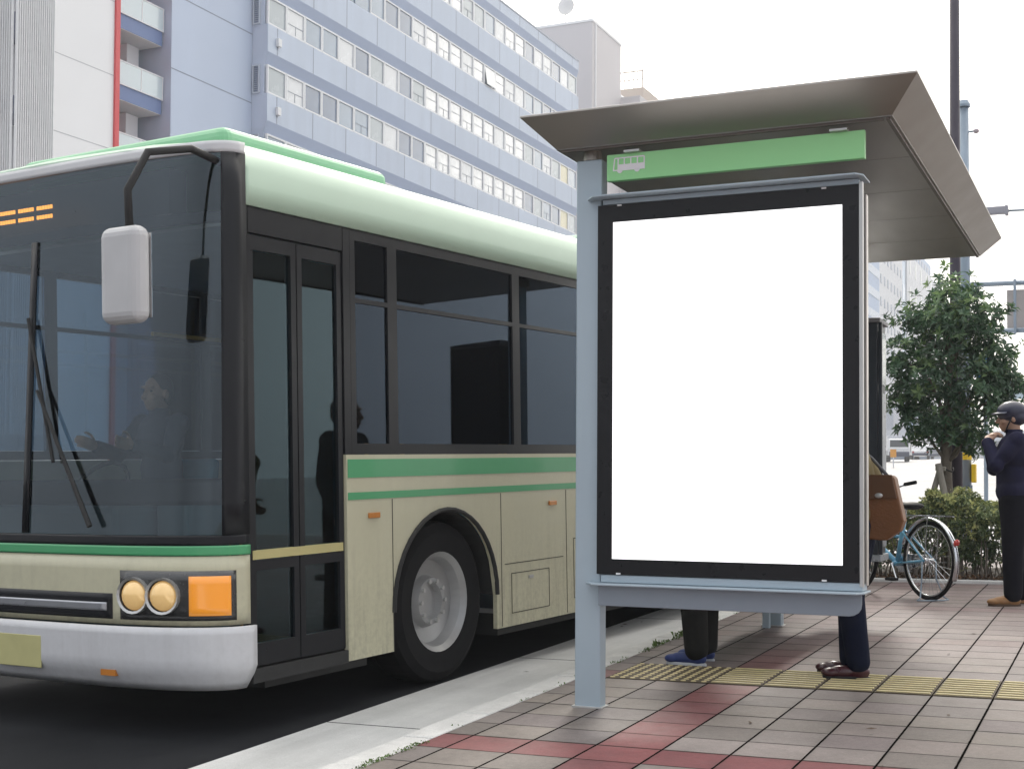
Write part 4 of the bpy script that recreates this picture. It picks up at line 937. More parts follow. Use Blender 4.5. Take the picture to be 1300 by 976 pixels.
# sides
AR = [(2.06, .56), (7.36, .56)]
def side(xs, doors, kerb):
    sgn = 1 if kerb else -1
    cuts = sorted({.30, 10.4} | {d for q in doors for d in q} | {a[0]+a[1]*k/12 for a in AR for k in range(-12, 13)} | {1.15, 3.5, 6, 9})
    b = MB(); th = .03
    for y0, y1 in zip(cuts[:-1], cuts[1:]):
        if y1-y0 < 1e-6: continue
        ym = (y0+y1)/2
        if any(q[0] < ym < q[1] for q in doors): continue
        def zb(y):
            z = .26 if y < 9.3 else .26+.1*(y-9.3)
            for c, r in AR:
                if abs(ym-c) < r:
                    z = max(z, .48+math.sqrt(max(0, r*r-(y-c)**2)))
            return min(z, 1.08)
        x0, x1 = xs, xs-sgn*th
        v = [(x, y, z) for x in (x0, x1) for (y, z) in ((y0, zb(y0)), (y1, zb(y1)), (y1, 1.37), (y0, 1.37))]
        b.add(v, [(0, 1, 2, 3), (7, 6, 5, 4), (0, 4, 5, 1), (1, 5, 6, 2), (2, 6, 7, 3), (3, 7, 4, 0)])
    b.build('side_panel', M_cream, bus)
    segs = []; y = .34
    for q in sorted(doors)+[(10.36, 99)]:
        if q[0]-y > .05: segs.append((y, q[0]-.01))
        y = q[1]+.01
    e = .0035*sgn
    for (z0_, z1_) in ((1.245, 1.345), (1.125, 1.165)):
        sb_ = MB()
        for a, c in segs: sb_.box(min(xs+e*.2, xs+e), max(xs+e*.2, xs+e), a, c, z0_, z1_)
        sb_.build('side_stripe', M_bgreen, bus)
    for c, r in AR:            # arch rim + liner
        pts = [(xs+sgn*.004, c+r*cos(pi*k/20), .48+r*sin(pi*k/20)) for k in range(21)]
        pts = [(p[0], p[1], min(p[2], 1.08)) for p in pts]
        MB().tube(pts, .014, 8).build('arch_trim', M_rub, bus)
        b = MB(); b.lathe([(r-.01, 0), (r-.01, .45)], (0, 0, 0), 'x', 20, 0, pi)
        b.v = [(xs-sgn*abs(vx)-sgn*.03, c+vy*1.0, min(1.07, .48+vz)) for vx, vy, vz in b.v]
        b.build('wheel_housing', M_rub, bus, solid=.01)
    # glazing
    wy = [.32 if not kerb else 1.15]; tops_ = []
    if kerb: panes_ = [(1.16, 1.52), (1.55, 2.90), (2.93, 4.27), (5.53, 6.9), (6.93, 8.3), (8.33, 9.7), (9.73, 10.3)]
    else: panes_ = [(.36, 1.2), (1.23, 2.6), (2.63, 4.0), (4.03, 5.4), (5.43, 6.9), (6.93, 8.3), (8.33, 9.7), (9.73, 10.3)]
    x0, x1 = xs-sgn*.006, xs-sgn*.04
    xa_, xb_ = min(x0, x1), max(x0, x1)
    ends = [.30]
    for a, c in panes_:
        w_ = MB(); w_.box(xa_, xb_, a-.015, a+.03, 1.372, 2.598).box(xa_, xb_, c-.03, c+.015, 1.372, 2.598).box(xa_, xb_, a+.03, c-.03, 1.372, 1.43).box(xa_, xb_, a+.03, c-.03, 2.54, 2.598)
        w_.box(xa_, xb_, a+.03, c-.03, 2.20, 2.225)
        wo = w_.build('side_window', M_bblk, bus)
        gx = xs-sgn*.018
        MB().box(min(gx, gx-sgn*.004), max(gx, gx-sgn*.004), a+.031, c-.031, 1.431, 2.539).build('pane', M_bglass, wo)
    if kerb: fl = [(1.085, 1.143, 1.372), (4.287, 4.30, 1.372), (.30, .325, .28), (.33, 1.08, 2.47), (4.31, 5.49, 2.47), (10.32, 10.4, 1.372)]
    else: fl = [(.30, .342, 1.372), (10.32, 10.4, 1.372)]
    for a, c, z_ in fl: MB().box(xa_, xb_, a, c, z_, 2.598).build('door_header' if z_ > 2 else 'window_pillar', M_bblk, bus)
side(0, [(.30, 1.085), (4.30, 5.50)], True)
side(-W_, [], False)
M_seam = mat('seam_dark', (.05, .045, .035), .8)
for y in (1.50, 2.68, 3.55, 5.56, 6.70, 8.05, 9.3):
    MB().box(.0002, .0016, y-.003, y+.003, .27, 1.12).build('panel_seam', M_seam, bus)
MB().box(.0002, .0018, 2.72, 3.5, .66, .665).build('panel_seam', M_seam, bus)
for (a, c, z0_, z1_) in ((2.80, 3.30, .34, .60), (3.65, 4.15, .36, .78)):
    hh = MB(); hh.box(.0004, .0022, a, c, z0_, z0_+.005).box(.0004, .0022, a, c, z1_-.005, z1_).box(.0004, .0022, a, a+.005, z0_+.005, z1_-.005).box(.0004, .0022, c-.005, c, z0_+.005, z1_-.005)
    hh.build('hatch_outline', M_seam, bus)
    MB().box(.001, .006, (a+c)/2-.03, (a+c)/2+.03, z1_-.05, z1_-.03).build('hatch_latch', M_sil, bus)
for y in (1.32, 3.35, 4.22, 6.2): MB().box(.002, .014, y-.05, y+.05, 1.02, 1.05).build('side_marker', mat('marker_amber', (.55, .20, .03), .3, coat=.5), bus, bevel=.003)
for s in (-1, 1): MB().box(-HW+s*.62-.05, -HW+s*.62+.05, -.060+.03, -.036+.03, .30, .33).build('reflector', mat('marker_amber', (.55, .20, .03), .3, coat=.5), bus)
MB().box(-HW-.35, -HW+.35, .0, .012, .745, .76).build('panel_crease', M_seam, bus)
# green sweep on the roof shoulder above the door
sw = MB(); sw.add([(.004, .33, 2.61), (.004, 1.05, 2.61), (.004, 1.9, 2.68), (.004, 1.3, 2.775), (.004, .33, 2.775)], [(0, 1, 2, 3, 4)]); sw.build('shoulder_sweep', M_pgreen, bus, solid=.003)
# doors
def door(y0, y1):
    d = MB(); ym = (y0+y1)/2
    for a, c in ((y0+.008, ym-.004), (ym+.004, y1-.008)):
        d.box(-.05, -.015, a, a+.04, .33, 2.46).box(-.05, -.015, c-.04, c, .33, 2.46).box(-.05, -.015, a+.04, c-.04, .33, .44).box(-.05, -.015, a+.04, c-.04, 2.39, 2.46)
        d.box(-.05, -.015, a+.04, c-.04, .80, .85)
    do = d.build('passenger_door', M_bblk, bus)
    for a, c in ((y0+.008, ym-.004), (ym+.004, y1-.008)):
        MB().box(-.035, -.030, a+.04, c-.04, .44, .80).box(-.035, -.030, a+.04, c-.04, .85, 2.39).build('glass', M_bdoor, do)
        MB().tube([(-.085, a+.07, .95), (-.10, a+.07, 1.0), (-.10, a+.07, 1.5), (-.085, a+.07, 1.55)], .013, 8).build('handle', M_rail, do)
    MB().box(-.045, -.0, y0, y1, .25, .32).build('door_sill', M_rub, bus)
    MB().box(-.03, -.012, y0+.02, y1-.02, .855, .90).build('door_marking', mat('sill_yellow', (.50, .44, .20), .5), bus)
door(.325, 1.085); door(4.30, 5.50)
# wheels
def wheel(cx, cy, s):
    t = MB(); t.lathe([(.30, -.13), (.42, -.145), (.47, -.12), (.485, -.08), (.485, .08), (.47, .12), (.42, .145), (.30, .13)], (0, 0, 0), 'x', 40)
    o = t.build('wheel', M_tyre, bus, smooth=False); o.location = (cx, cy, .485)
    r = MB(); r.lathe([(.0001, s*.03), (.10, s*.03), (.11, s*.07), (.14, s*.07), (.16, s*.02), (.25, s*.04), (.27, s*.10), (.30, s*.13), (.302, s*.10)], (0, 0, 0), 'x', 36); r.build('rim', M_rim2, o, smooth=False)
    for k in range(10): MB().lathe([(.0001, s*.09), (.014, s*.09), (.014, s*.05)], (0, .125*cos(2*pi*k/10), .125*sin(2*pi*k/10)), 'x', 6).build('wheel_nut', M_sil, o)
for yy in (2.06, 7.36):
    wheel(-.19, yy, 1); wheel(-W_+.19, yy, -1)
# rear
rb = MB(); rb.box(-W_+.01, -.01, 10.38, 10.42, .3, 1.5).box(-W_+.01, -.01, 10.38, 10.42, 2.4, 2.86).box(-W_+.01, -W_+.2, 10.38, 10.42, 1.5, 2.4).box(-.2, -.01, 10.38, 10.42, 1.5, 2.4)
rb.build('rear_panel', M_cream, bus); MB().box(-W_+.2, -.2, 10.395, 10.405, 1.5, 2.4).build('rear_window', M_bglass, bus)
# underbody, floor, seats, rails
MB().box(-W_+.08, -.08, .5, 1.35, .20, .34).box(-W_+.08, -.08, 2.75, 6.65, .20, .34).box(-W_+.08, -.08, 8.05, 10.3, .24, .6).box(-W_+.55, -.55, 1.35, 2.75, .22, .34).box(-W_+.55, -.55, 6.65, 8.05, .22, .5).build('underbody', M_rub, bus)
MB().box(-W_+.52, -.52, .35, 10.35, .345, .375).box(-.519, -.06, .35, 1.40, .345, .375).box(-.519, -.06, 2.72, 6.70, .345, .375).box(-W_+.06, -W_+.519, .35, 1.40, .345, .375).box(-W_+.06, -W_+.519, 2.72, 6.70, .345, .375).build('floor', mat('bus_floor', (.28, .27, .26), .7), bus)
MB().box(-W_+.04, -.04, .6, 10.3, 2.58, 2.60).build('ceiling', mat('bus_ceiling', (.6, .6, .58), .7), bus)
MB().box(-W_+.1, -1.1, .45, .95, .40, 1.12).build('dashboard', M_dash, bus, bevel=.05)
MB().box(-1.08, -.85, .75, 1.1, .38, 1.25).build('fare_box', mat('fare_box_grey', (.12, .18, .2), .4), bus, bevel=.02)
MB().tube([(-1.85+.22*cos(a*pi/10), 1.05+.10*sin(a*pi/10)-.0, 1.18+.17*sin(a*pi/10)) for a in range(20)], .014, 8, closed=True).tube([(-1.85, 1.05, 1.18), (-1.85, .85, .95)], .03, 8).build('steering_wheel', M_rub, bus)
def seat(x, y, w=.82):
    s = MB(); s.box(x-w/2, x+w/2, y-.02, y+.42, .72, .80).build('passenger_seat', M_seat, bus, bevel=.03)
    MB().obox((x, y+.45, 1.06), w, .07, .62, Matrix.Rotation(radians(-8), 3, 'X')).build('seat_back', M_seat, bus, bevel=.03)
for y in (3.0, 3.75, 5.9, 6.6, 7.3, 8.0, 8.7): seat(-.5, y); seat(-2.0, y)
seat(-2.0, 2.3); seat(-1.85, 1.32, .5)
for (x, y) in ((-.9, 1.25), (-1.6, 1.9), (-.92, 2.9), (-1.6, 3.4), (-.92, 4.2), (-.92, 5.6), (-1.6, 5.4), (-.92, 7.0), (-1.6, 7.0)):
    MB().tube([(x, y, .38), (x, y, 2.58)], .016, 8).build('grab_pole', M_rail, bus)
for x in (-.75, -1.75): MB().tube([(x, 1.4, 2.15), (x, 9.5, 2.15)], .014, 8).build('grab_rail', M_rail, bus)
# destination displays
db = MB().box(-2.12, -.42, .22, .34, 2.585, 2.815).build('destination_sign', M_bblk, bus)
M_led = mat('led_amber', (.5, .2, .03), .5, emis=(1, .38, .05), estr=1.6, var=0)
ld = MB()
for r in range(2):
    for c in range(34):
        if (c % 7) in (6,): continue
        ld.box(-1.98+c*.021, -1.98+c*.021+.013, .214, .2195, 2.655+r*.05, 2.655+r*.05+.02)
ld.build('led_rows', M_led, db)
MB().box(-.10, -.055, 1.62, 2.6, 2.28, 2.50).build('side_display', M_bblk, bus)
ld = MB()
for r in range(2):
    for c in range(30): ld.box(-.054, -.0515, 1.70+c*.027, 1.70+c*.027+.016, 2.35+r*.06, 2.37+r*.06)
ld.build('side_led_rows', M_led, bus)
# mirrors and wipers
MB().tube([(-.08, .22, 2.80), (-.08, .02, 2.83), (-.14, -.2, 2.78), (-.20, -.27, 2.60), (-.20, -.26, 2.42)], .019, 10).build('mirror_arm', M_rub, bus, smooth=True)
m_ = MB().box(-.34, -.09, -.33, -.22, 1.98, 2.43).build('side_mirror', mat('mirror_shell', (.50, .50, .51), .45), bus, bevel=.05, seg=4)
MB().box(-.325, -.105, -.219, -.214, 2.01, 2.40).build('mirror_glass', mat('mirror_face', (.8, .8, .8), .03, 1.0, var=0), m_)
MB().tube([(-2.40, .20, 2.80), (-2.46, -.10, 2.78), (-2.55, -.2, 2.5)], .019, 10).build('mirror_arm', M_rub, bus, smooth=True)
MB().box(-2.68, -2.42, -.26, -.16, 2.05, 2.5).build('side_mirror', mat('mirror_shell', (.50, .50, .51), .45), bus, bevel=.05, seg=4)
for (xa0, xb0) in ((-.75, -1.15), (-1.7, -2.15)):
    p0 = Vector(fp((xa0+HW)/HW, 1.03, .05)); p1 = Vector(fp((xb0+HW)/HW, 1.72, .045))
    wv = MB().tube([p0, p1], [.014, .008], 8).build('wiper', M_rub, bus)
    q0 = Vector(fp((xb0+.12+HW)/HW, 1.35, .03)); q1 = Vector(fp((xb0-.10+HW)/HW, 2.10, .03)); MB().tube([q0, q1], .010, 6).build('blade', M_rub, wv)

# ------------------------------------------------------------------ people
M_skin = mat('skin', (.42, .25, .17), .5, var=.06, scale=12)
def rem(o, v, sm=2):
    q = o.modifiers.new('remesh', 'REMESH'); q.mode = 'VOXEL'; q.voxel_size = v; q.use_smooth_shade = True
    q = o.modifiers.new('smooth', 'SMOOTH'); q.iterations = sm; q.factor = .5
    return o
def hand(mb, wr, d, pn, curl=.5, side=1):
    """palm, four fingers of different length with two bends and a thumb leaving the side of the palm"""
    d = Vector(d).normalized(); pn = Vector(pn); pn = (pn-d*pn.dot(d)).normalized(); lat = d.cross(pn).normalized()*side; wr = Vector(wr)
    mb.limb([wr-d*.03, wr+d*.02], [.026, .026])
    Mr = Matrix((lat, d, pn)).transposed(); mb.ell(wr+d*.055, .040, .052, .017, 14, 10, Mr)
    for i, (l, o_) in enumerate(((.074, .030), (.082, .011), (.076, -.009), (.060, -.028))):
        p0 = wr+d*.088+lat*o_; a1, a2, a3 = curl*.6, curl*1.5, curl*2.2
        p1 = p0+(d*cos(a1)+pn*sin(a1))*l*.42; p2 = p1+(d*cos(a2)+pn*sin(a2))*l*.32; p3 = p2+(d*cos(a3)+pn*sin(a3))*l*.26
        mb.limb([p0-d*.015, p0, p1, p2, p3], [.0095, .0095, .0088, .008, .007], 8)
    t0 = wr+d*.025+lat*.032; t1 = t0+(lat*.75+d*.65+pn*.25)*.035; t2 = t1+(lat*.25+d*.9+pn*.35)*.030; t3 = t2+(d*.95+pn*.3)*.02
    mb.limb([t0-lat*.01, t0, t1, t2, t3], [.013, .012, .0105, .0095, .008], 8)
def person(name, loc, rz, label, J, top, trou, shoe, sole, hair=None, hairmat=None, sleeve=1., head_rx=0., shoes_flat=True, loose=1.):
    t = thing(name, loc, label, 'person', rz)
    b = MB(); H = Vector(J['head']); nk = Vector(J['neck']); ch = Vector(J['chest']); wa = Vector(J['waist']); pe = Vector(J['pelvis'])
    Hr = Matrix.Rotation(head_rx, 3, 'X')
    P = lambda x, y, z: H+Hr@Vector((x, y, z))
    b.ell(P(0, -.015, .025), .074, .094, .092, 20, 14, Hr); b.ell(P(0, .02, -.035), .058, .070, .072, 18, 12, Hr); b.ell(P(0, .045, -.085), .032, .036, .028, 12, 8, Hr)
    b.limb([P(0, .085, .012), P(0, .100, -.015), P(0, .108, -.030)], [.009, .012, .014], 10)                    # nose
    b.ell(P(0, .083, -.062), .022, .012, .008, 12, 8, Hr); b.ell(P(0, .081, -.074), .019, .012, .007, 12, 8, Hr)  # lips
    b.ell(P(0, .078, .035), .055, .018, .012, 14, 8, Hr)                                                         # brow
    for s in (-1, 1):
        b.ell(P(s*.078, -.012, -.008), .012, .022, .032, 10, 8, Hr); b.ell(P(s*.040, .062, -.030), .022, .022, .022, 10, 8, Hr)
    b.limb([P(0, -.02, -.06), nk], [.052, .056], 14); b.limb([nk, ch, wa, pe], [.06, .11, .10, .10], 14)
    for s, a in (('L', 1), ('R', -1)):
        A = [Vector(q) for q in J['arm'+s]]; b.limb([ch, A[0], A[1], A[2]], [.08, .045, .036, .026], 12)
        hd = J.get('hand'+s) or ((A[2]-A[1]).normalized(), Vector((-a, 0, 0)), .55); hand(b, A[2], hd[0], hd[1], hd[2], a)
        Lg = [Vector(q) for q in J['leg'+s]]; b.limb([pe, Lg[0], Lg[1], Lg[2]], [.08, .075, .052, .038], 12)
    rem(b.build('body', M_skin, t, fixn=False), .0065)
    for s in (-1, 1): MB().ell(P(s*.031, .0735, .008), .011, .009, .007, 12, 8).build('eye', mat('eye_dark', (.03, .02, .015), .15), t, smooth=True)
    # jacket
    c = MB(); k = loose
    c.ell(pe+Vector((0, 0, .04)), .168*k, .122*k, .13, 20, 12); c.limb([pe+Vector((0, 0, .06)), wa, ch], [.118*k, .118*k, .128*k], 18)
    c.ell(wa, .155*k, .112*k, .16, 20, 12); c.ell(ch, .178*k, .122*k, .17, 20, 12); c.limb([ch, nk-Vector((0, 0, .015))], [.11, .066], 14)
    for s in 'LR':
        A = [Vector(q) for q in J['arm'+s]]; e = A[1]+(A[2]-A[1])*.92*sleeve
        c.limb([ch+(A[0]-ch)*.5, A[0], A[0]+(A[1]-A[0])*.5, A[1], e], [.09, .068*k, .060*k, .055*k, .043*k], 14)
    rem(c.build('jacket', top, t, fixn=False), .010)
    col_ = MB(); col_.lathe([(.062, -.02), (.070, .03), (.064, .035), (.058, -.01)], tuple(nk+Vector((0, .0, .005))), 'z', 20); col_.build('collar', top, t, smooth=True)
    c = MB(); c.ell(pe, .160, .118, .12, 20, 12)
    for s in 'LR':
        Lg = [Vector(q) for q in J['leg'+s]]; an = Lg[2]+(Lg[1]-Lg[2]).normalized()*.01
        c.limb([pe+(Lg[0]-pe)*.7, Lg[0], Lg[0]+(Lg[1]-Lg[0])*.5, Lg[1], Lg[1]+(an-Lg[1])*.5, an], [.10, .098*k, .088*k, .075*k, .068*k, .062*k], 16)
    rem(c.build('trousers', trou, t, fixn=False), .010)
    for s in 'LR':
        an = Vector(J['leg'+s][2]); f = Vector(J['toe'+s]).normalized(); Mr = Matrix((Vector((f.y, -f.x, 0)), f, Vector((0, 0, 1)))).transposed()
        g0 = an.z-.085
        q = MB(); q.ell(Vector((an.x, an.y, g0+.045))+f*.0, .040, .062, .045, 16, 10, Mr); q.ell(Vector((an.x, an.y, g0+.040))+f*.085, .042, .085, .036, 16, 10, Mr)
        q.ell(Vector((an.x, an.y, g0+.034))+f*.145, .044, .060, .028, 16, 10, Mr); q.limb([Vector((an.x, an.y, g0+.09)), Vector((an.x, an.y, g0+.05))], [.040, .042], 14)
        so = rem(q.build('shoe', shoe, t, fixn=False), .006)
        z = MB(); pts = []
        for i in range(20):
            a = 2*pi*i/20; l = sin(a); w_ = .040 if l > 0 else .036
            p = Vector((an.x, an.y, 0))+f*(.066+.130*l)+Vector((f.y, -f.x, 0))*w_*cos(a)*(1-.0*l); pts.append((p.x, p.y))
        z.prism(pts, g0-.002, g0+.018, 'z'); z.build('sole', sole, so, bevel=.004)
    if hair: hair(t, H, Hr, P)
    return t
def short_hair(m):
    def fn(t, H, Hr, P):
        b = MB(); b.ell(P(0, -.028, .040), .082, .095, .088, 20, 12, Hr); b.ell(P(0, -.05, -.005), .076, .07, .07, 20, 12, Hr)
        rem(b.build('hair', m, t, fixn=False), .008)
    return fn
def bicycle_helmet(m, m2):
    def fn(t, H, Hr, P):
        b = MB(); b.ell(P(0, -.012, .048), .100, .124, .092, 24, 14, Hr); b.ell(P(0, -.045, .005), .094, .088, .07, 20, 12, Hr)
        rem(b.build('helmet', m, t, fixn=False), .008)
        c = MB(); c.grid(lambda a, d: tuple(P((.096+.014*d)*sin(-1.15+2.3*a), -.012+(.120+.045*d)*cos(-1.15+2.3*a), .045-.012*d)), 16, 3); c.build('peak', m2, t, solid=.006, smooth=True)
        MB().tube([P(-.082, .0, .0), P(-.070, .03, -.06), P(-.03, .045, -.112), P(.03, .045, -.112), P(.070, .03, -.06), P(.082, .0, .0)], .006, 6).build('chin_strap', mat('strap_dark', (.02, .02, .025), .7), t, smooth=True)
    return fn
M_navy = mat('jacket_navy', (.016, .016, .042), .9, spec=.15, var=.25, scale=9, bump=.25, bscale=14)
M_trb = mat('trousers_black', (.008, .008, .013), .9, spec=.12, var=.25, scale=9, bump=.25, bscale=12)
M_tan = mat('shoe_tan', (.30, .15, .055), .5, var=.2)
M_soleb = mat('sole_brown', (.10, .06, .035), .7)
s = .945
def sc(J, s):
    o = {}
    for k, v in J.items():
        if k.startswith('toe'): o[k] = v
        elif k.startswith('hand'): o[k] = v
        elif isinstance(v[0], (tuple, list)): o[k] = [tuple(c*s for c in q) for q in v]
        else: o[k] = tuple(c*s for c in v)
    return o
base = dict(head=(0, .02, 1.60), neck=(0, -.005, 1.46), chest=(0, -.01, 1.30), waist=(0, 0, 1.10), pelvis=(0, 0, .93),
    armL=[(-.17, -.01, 1.40), (-.21, -.03, 1.12), (-.20, .06, .88)], armR=[(.17, -.01, 1.40), (.21, -.03, 1.12), (.20, .06, .88)],
    legL=[(-.085, 0, .90), (-.10, .01, .50), (-.10, -.01, .085)], legR=[(.085, 0, .90), (.10, .01, .50), (.10, -.01, .085)], toeL=(-.1, 1, 0), toeR=(.12, 1, 0))
# helmeted man with his hand at his mouth
J = sc(dict(base, armR=[(.17, -.01, 1.40), (.19, .14, 1.17), (.06, .205, 1.415)], armL=[(-.17, -.01, 1.40), (-.20, .16, 1.19), (-.05, .22, 1.40)], legL=[(-.085, 0, .90), (-.10, .02, .50), (-.10, .02, .085)], legR=[(.085, 0, .90), (.10, -.01, .50), (.10, -.06, .085)]), s)
J['handL'] = (Vector((.35, -.55, .55)), Vector((.6, -.6, -.2)), .8); J['handR'] = (Vector((-.35, -.60, .45)), Vector((-.5, -.6, -.2)), .8)
person('person', (-.845, 11.78, gz(-.845, 11.78)), radians(100), 'person in navy jacket and dark helmet standing with hands raised to the mouth', J, M_navy, M_trb, M_tan, M_soleb, hair=bicycle_helmet(mat('helmet_navy', (.02, .022, .05), .45, coat=.2), mat('helmet_peak', (.10, .11, .15), .5)), loose=1.16)
# waiting person, legs seen below the panel
J = sc(dict(base, legL=[(-.085, 0, .90), (-.10, .0, .50), (-.10, -.03, .085)], legR=[(.085, 0, .90), (.12, .03, .50), (.13, .03, .085)]), .98)
person('person', (-2.335, 7.92, gz(-2.33, 7.9)), radians(78), 'person in dark baggy trousers and blue white soled shoes waiting behind the advertising panel', J, mat('jacket_grey', (.06, .065, .07), .85, var=.2), mat('trousers_charcoal', (.020, .020, .019), .9, spec=.12, var=.3, scale=10, bump=.35, bscale=12), mat('shoe_blue', (.02, .04, .16), .6, var=.2), mat('sole_white', (.60, .62, .66), .6), hair=short_hair(mat('hair_black', (.012, .01, .01), .5)), loose=1.16)
# walker carrying the brown bag
J = sc(dict(base, head=(0, .14, 1.50), neck=(0, .09, 1.38), chest=(0, .05, 1.24), waist=(0, .0, 1.06), armL=[(-.17, .05, 1.33), (-.20, .02, 1.06), (-.18, .14, .84)], armR=[(.17, .05, 1.33), (.22, -.12, 1.12), (.17, .06, 1.02)],
    legL=[(-.085, 0, .90), (-.09, .03, .50), (-.09, -.02, .085)], legR=[(.085, 0, .90), (.09, .05, .50), (.09, .05, .085)]), .93)
person('person', (-1.375, 7.72, gz(-1.4, 7.75)), radians(92), 'person in navy jeans and maroon shoes walking behind the right edge of the panel', J, mat('coat_khaki', (.17, .13, .055), .85, var=.25, scale=8), mat('jeans_navy', (.007, .010, .026), .9, spec=.12, var=.3, scale=10, bump=.3, bscale=16), mat('shoe_maroon', (.06, .012, .02), .3, coat=.4), mat('sole_dark', (.02, .02, .02), .7), hair=short_hair(mat('hair_brown', (.07, .04, .025), .5)), loose=1.05)
# driver
J = sc(dict(base, head=(0, .04, 1.34), neck=(0, .01, 1.20), chest=(0, 0, 1.04), waist=(0, -.02, .84), pelvis=(0, -.03, .68), armL=[(-.17, 0, 1.14), (-.23, .16, .93), (-.17, .40, .98)], armR=[(.17, 0, 1.14), (.23, .16, .93), (.17, .40, .98)],
    legL=[(-.09, .03, .66), (-.12, .42, .66), (-.12, .55, .24)], legR=[(.09, .03, .66), (.12, .42, .66), (.12, .55, .24)]), .96)
dp = Mb@Vector((-1.85, 1.52, .50))
person('person', dp, pi-phi, 'driver in a dark uniform sitting at the steering wheel inside the bus', J, mat('uniform_dark', (.03, .035, .06), .8), M_trb, mat('shoe_black', (.01, .01, .01), .4), mat('sole_dark', (.02, .02, .02), .7), hair=short_hair(mat('hair_black', (.012, .01, .01), .5)))
# brown leather bag
bg_ = thing('shoulder_bag', (-1.24, 7.66, 1.10), 'brown leather shoulder bag hanging at the back of the walking person', 'bag')
M_lea = mat('leather_brown', (.17, .065, .018), .5, var=.25, scale=9, bump=.2, bscale=60)
b = MB(); b.prism([(-1.385, .965), (-1.36, .94), (-1.20, .93), (-1.125, .985), (-1.105, 1.04), (-1.155, 1.275), (-1.17, 1.285), (-1.365, 1.285), (-1.38, 1.27)], 7.60, 7.72, 'y'); b.build('bag_body', M_lea, bg_, world=True, bevel=.022, seg=4)
MB().prism([(-1.375, 1.288), (-1.165, 1.288), (-1.14, 1.16), (-1.375, 1.15)], 7.588, 7.598, 'y').build('flap', mat('leather_dark', (.11, .045, .015), .5, var=.2), bg_, world=True, bevel=.004)
MB().ell((-1.235, 7.584, 1.175), .022, .006, .014).build('buckle', M_sil, bg_, world=True, smooth=True)
MB().tube([(-1.36, 7.66, 1.27), (-1.40, 7.66, 1.42), (-1.44, 7.70, 1.50), (-1.42, 7.78, 1.47), (-1.30, 7.76, 1.38), (-1.20, 7.68, 1.28)], .010, 8).build('strap', mat('strap_grey', (.12, .12, .13), .6), bg_, world=True, smooth=True)

# ------------------------------------------------------------------ bicycle
ba = radians(135.4); bgx, bgy = -1.53, 11.93
bk = thing('bicycle', (bgx, bgy, gz(bgx, bgy)), 'light blue step through city bicycle parked on its stand beside the hedge', 'bicycle', ba)
M_bl = mat('frame_blue', (.13, .38, .56), .3, 0, var=.04, coat=.5); M_chr = mat('chrome', (.62, .63, .65), .22, .9, var=.05)
def bwheel(cx):
    g = MB(); g.tube([(cx+.318*cos(2*pi*k/48), 0, .335+.318*sin(2*pi*k/48)) for k in range(48)], .0175, 10, closed=True); o = g.build('wheel', M_tyre, bk, smooth=True)
    MB().tube([(cx+.297*cos(2*pi*k/48), 0, .335+.297*sin(2*pi*k/48)) for k in range(48)], .0095, 8, closed=True).build('rim', M_chr, o, smooth=True)
    sp_ = MB()
    for k in range(32):
        a = 2*pi*k/32; sd_ = .022*(1 if k % 2 else -1); a2 = a+(.9 if k % 4 < 2 else -.9)
        sp_.tube([(cx+.022*cos(a2), sd_, .335+.022*sin(a2)), (cx+.292*cos(a), 0, .335+.292*sin(a))], .0016, 4)
    sp_.build('spokes', M_chr, o)
    MB().lathe([(.0001, -.05), (.012, -.05), (.024, -.035), (.016, 0), (.024, .035), (.012, .05), (.0001, .05)], (cx, 0, .335), 'y', 14).build('hub', M_chr, o, smooth=True)
bwheel(0); bwheel(1.04)
f = MB(); BBx, BBz = .43, .29
f.tube([(BBx, 0, BBz), (.33, 0, .66)], .020, 12)
for s in (-1, 1):
    f.tube([(0, s*.058, .335), (BBx-.03, s*.03, BBz)], .010, 8); f.tube([(0, s*.058, .335), (.345, s*.02, .58)], .008, 8)
f.tube([(BBx, 0, BBz), (.62, 0, .40), (.80, 0, .62), (.83, 0, .72)], .023, 12); f.tube([(.365, 0, .52), (.60, 0, .53), (.79, 0, .68)], .014, 12)
f.tube([(.86, 0, .62), (.815, 0, .80)], .022, 14); f.tube([(BBx, -.04, BBz), (BBx, .04, BBz)], .024, 14)
f.build('frame', M_bl, bk, smooth=True)
fk = MB()
for s in (-1, 1): fk.tube([(1.04, s*.052, .335), (.92, s*.048, .52), (.865, s*.03, .62)], .011, 8)
fk.build('fork', M_bl, bk, smooth=True)
hb = MB().tube([(.82, 0, .78), (.79, 0, .90)], .012, 10).tube([(.62, -.27, .985), (.70, -.24, .96), (.79, -.12, .91), (.79, 0, .90), (.79, .12, .91), (.70, .24, .96), (.62, .27, .985)], .011, 10).build('handlebar', M_chr, bk, smooth=True)
for s in (-1, 1): MB().tube([(.54, s*.285, .995), (.66, s*.255, .975)], .017, 12).build('grip', M_tyre, hb, smooth=True)
sd2 = MB().tube([(.33, 0, .64), (.305, 0, .76)], .012, 10).build('seat_post', M_chr, bk)
q = MB(); q.ell((.22, 0, .79), .11, .095, .035, 16, 10); q.ell((.34, 0, .795), .13, .035, .028, 16, 10); rem(q.build('saddle', mat('saddle_black', (.012, .012, .014), .6, spec=.25), bk, fixn=False), .008, 4)
def fender(cx, a0, a1):
    m = MB(); m.grid(lambda u, v: (cx+(.352+.012*(1-(2*v-1)**2))*cos(a0+(a1-a0)*u), .026*(2*v-1), .335+(.352+.012*(1-(2*v-1)**2))*sin(a0+(a1-a0)*u)), 30, 4); return m.build('mudguard', M_chr, bk, smooth=True, solid=.003)
fender(0, radians(20), radians(205)); fender(1.04, radians(35), radians(150))
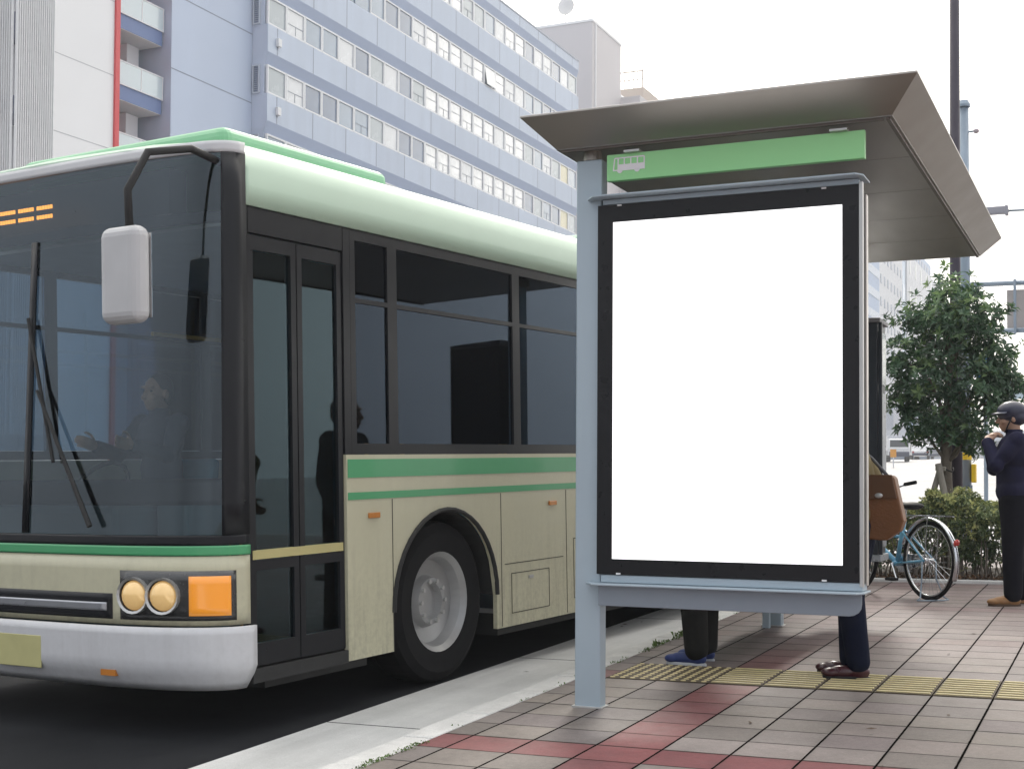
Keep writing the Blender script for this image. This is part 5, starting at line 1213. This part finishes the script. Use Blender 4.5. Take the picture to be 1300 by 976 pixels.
MB().lathe([(.0001, 0), (.024, 0), (.028, .008), (.026, .016), (.0001, .020)], (0, 0, 0), 'x', 16).build('reflector', mat('reflector_red', (.55, .03, .02), .2, coat=.8), bk, smooth=True).matrix_basis = Matrix.Translation((-.345, 0, .50)) @ Matrix.Rotation(pi, 4, 'Z')
r_ = MB()
for s in (-1, 1): r_.tube([(-.26, s*.055, .71), (.20, s*.055, .71), (.30, s*.03, .68)], .006, 6); r_.tube([(-.02, s*.062, .345), (-.06, s*.06, .705)], .005, 6)
for i in range(5): r_.tube([(-.24+i*.1, -.055, .71), (-.24+i*.1, .055, .71)], .005, 6)
r_.build('carrier', M_chr, bk)
ks = MB()
for s in (-1, 1): ks.tube([(0, s*.07, .33), (.0, s*.075, .18), (-.04, s*.12, .03), (-.05, s*.16, .008)], .0065, 6)
ks.tube([(-.05, -.16, .008), (-.09, -.08, .008), (-.09, .08, .008), (-.05, .16, .008)], .0065, 6); ks.build('stand', M_pgrey, bk, smooth=True)
MB().box(.02, .47, -.052, -.040, .305, .385).build('chain_guard', M_chr, bk, bevel=.02, seg=3) if False else MB().prism([(-.03, .325), (.10, .375), (.45, .375), (.50, .33), (.50, .25), (.45, .21), (.38, .22), (.10, .305)], -.052, -.044, 'y').build('chain_guard', M_chr, bk, bevel=.003)
ck = MB(); ck.tube([(BBx, .058, BBz), (BBx-.09, .075, BBz-.13)], .009, 8); ck.tube([(BBx, -.058, BBz), (BBx+.09, -.075, BBz+.13)], .009, 8); ck.tube([(BBx, -.06, BBz), (BBx, .06, BBz)], .012, 8)
cr = ck.build('crank', M_chr, bk)
for s in (-1, 1):
    px, py, pz = BBx-s*.09, s*.125, BBz-s*.13
    MB().box(px-.045, px+.045, py-.04, py+.04, pz-.012, pz+.012).build('pedal', M_tyre, cr, bevel=.006)

# ------------------------------------------------------------------ haze
hb_ = MB().box(-156, 156, -66, 486, -6, 92)
hm = bpy.data.materials.new('haze'); hm.use_nodes = True; ht = hm.node_tree; ht.nodes.clear()
ho = ht.nodes.new('ShaderNodeOutputMaterial'); hv = ht.nodes.new('ShaderNodeVolumePrincipled')
hv.inputs['Color'].default_value = (.92, .95, 1., 1); hv.inputs['Density'].default_value = .0011; hv.inputs['Anisotropy'].default_value = .4
ht.links.new(hv.outputs[0], ho.inputs['Volume'])
hz_o = tag(hb_.build('haze', hm), kind='stuff')
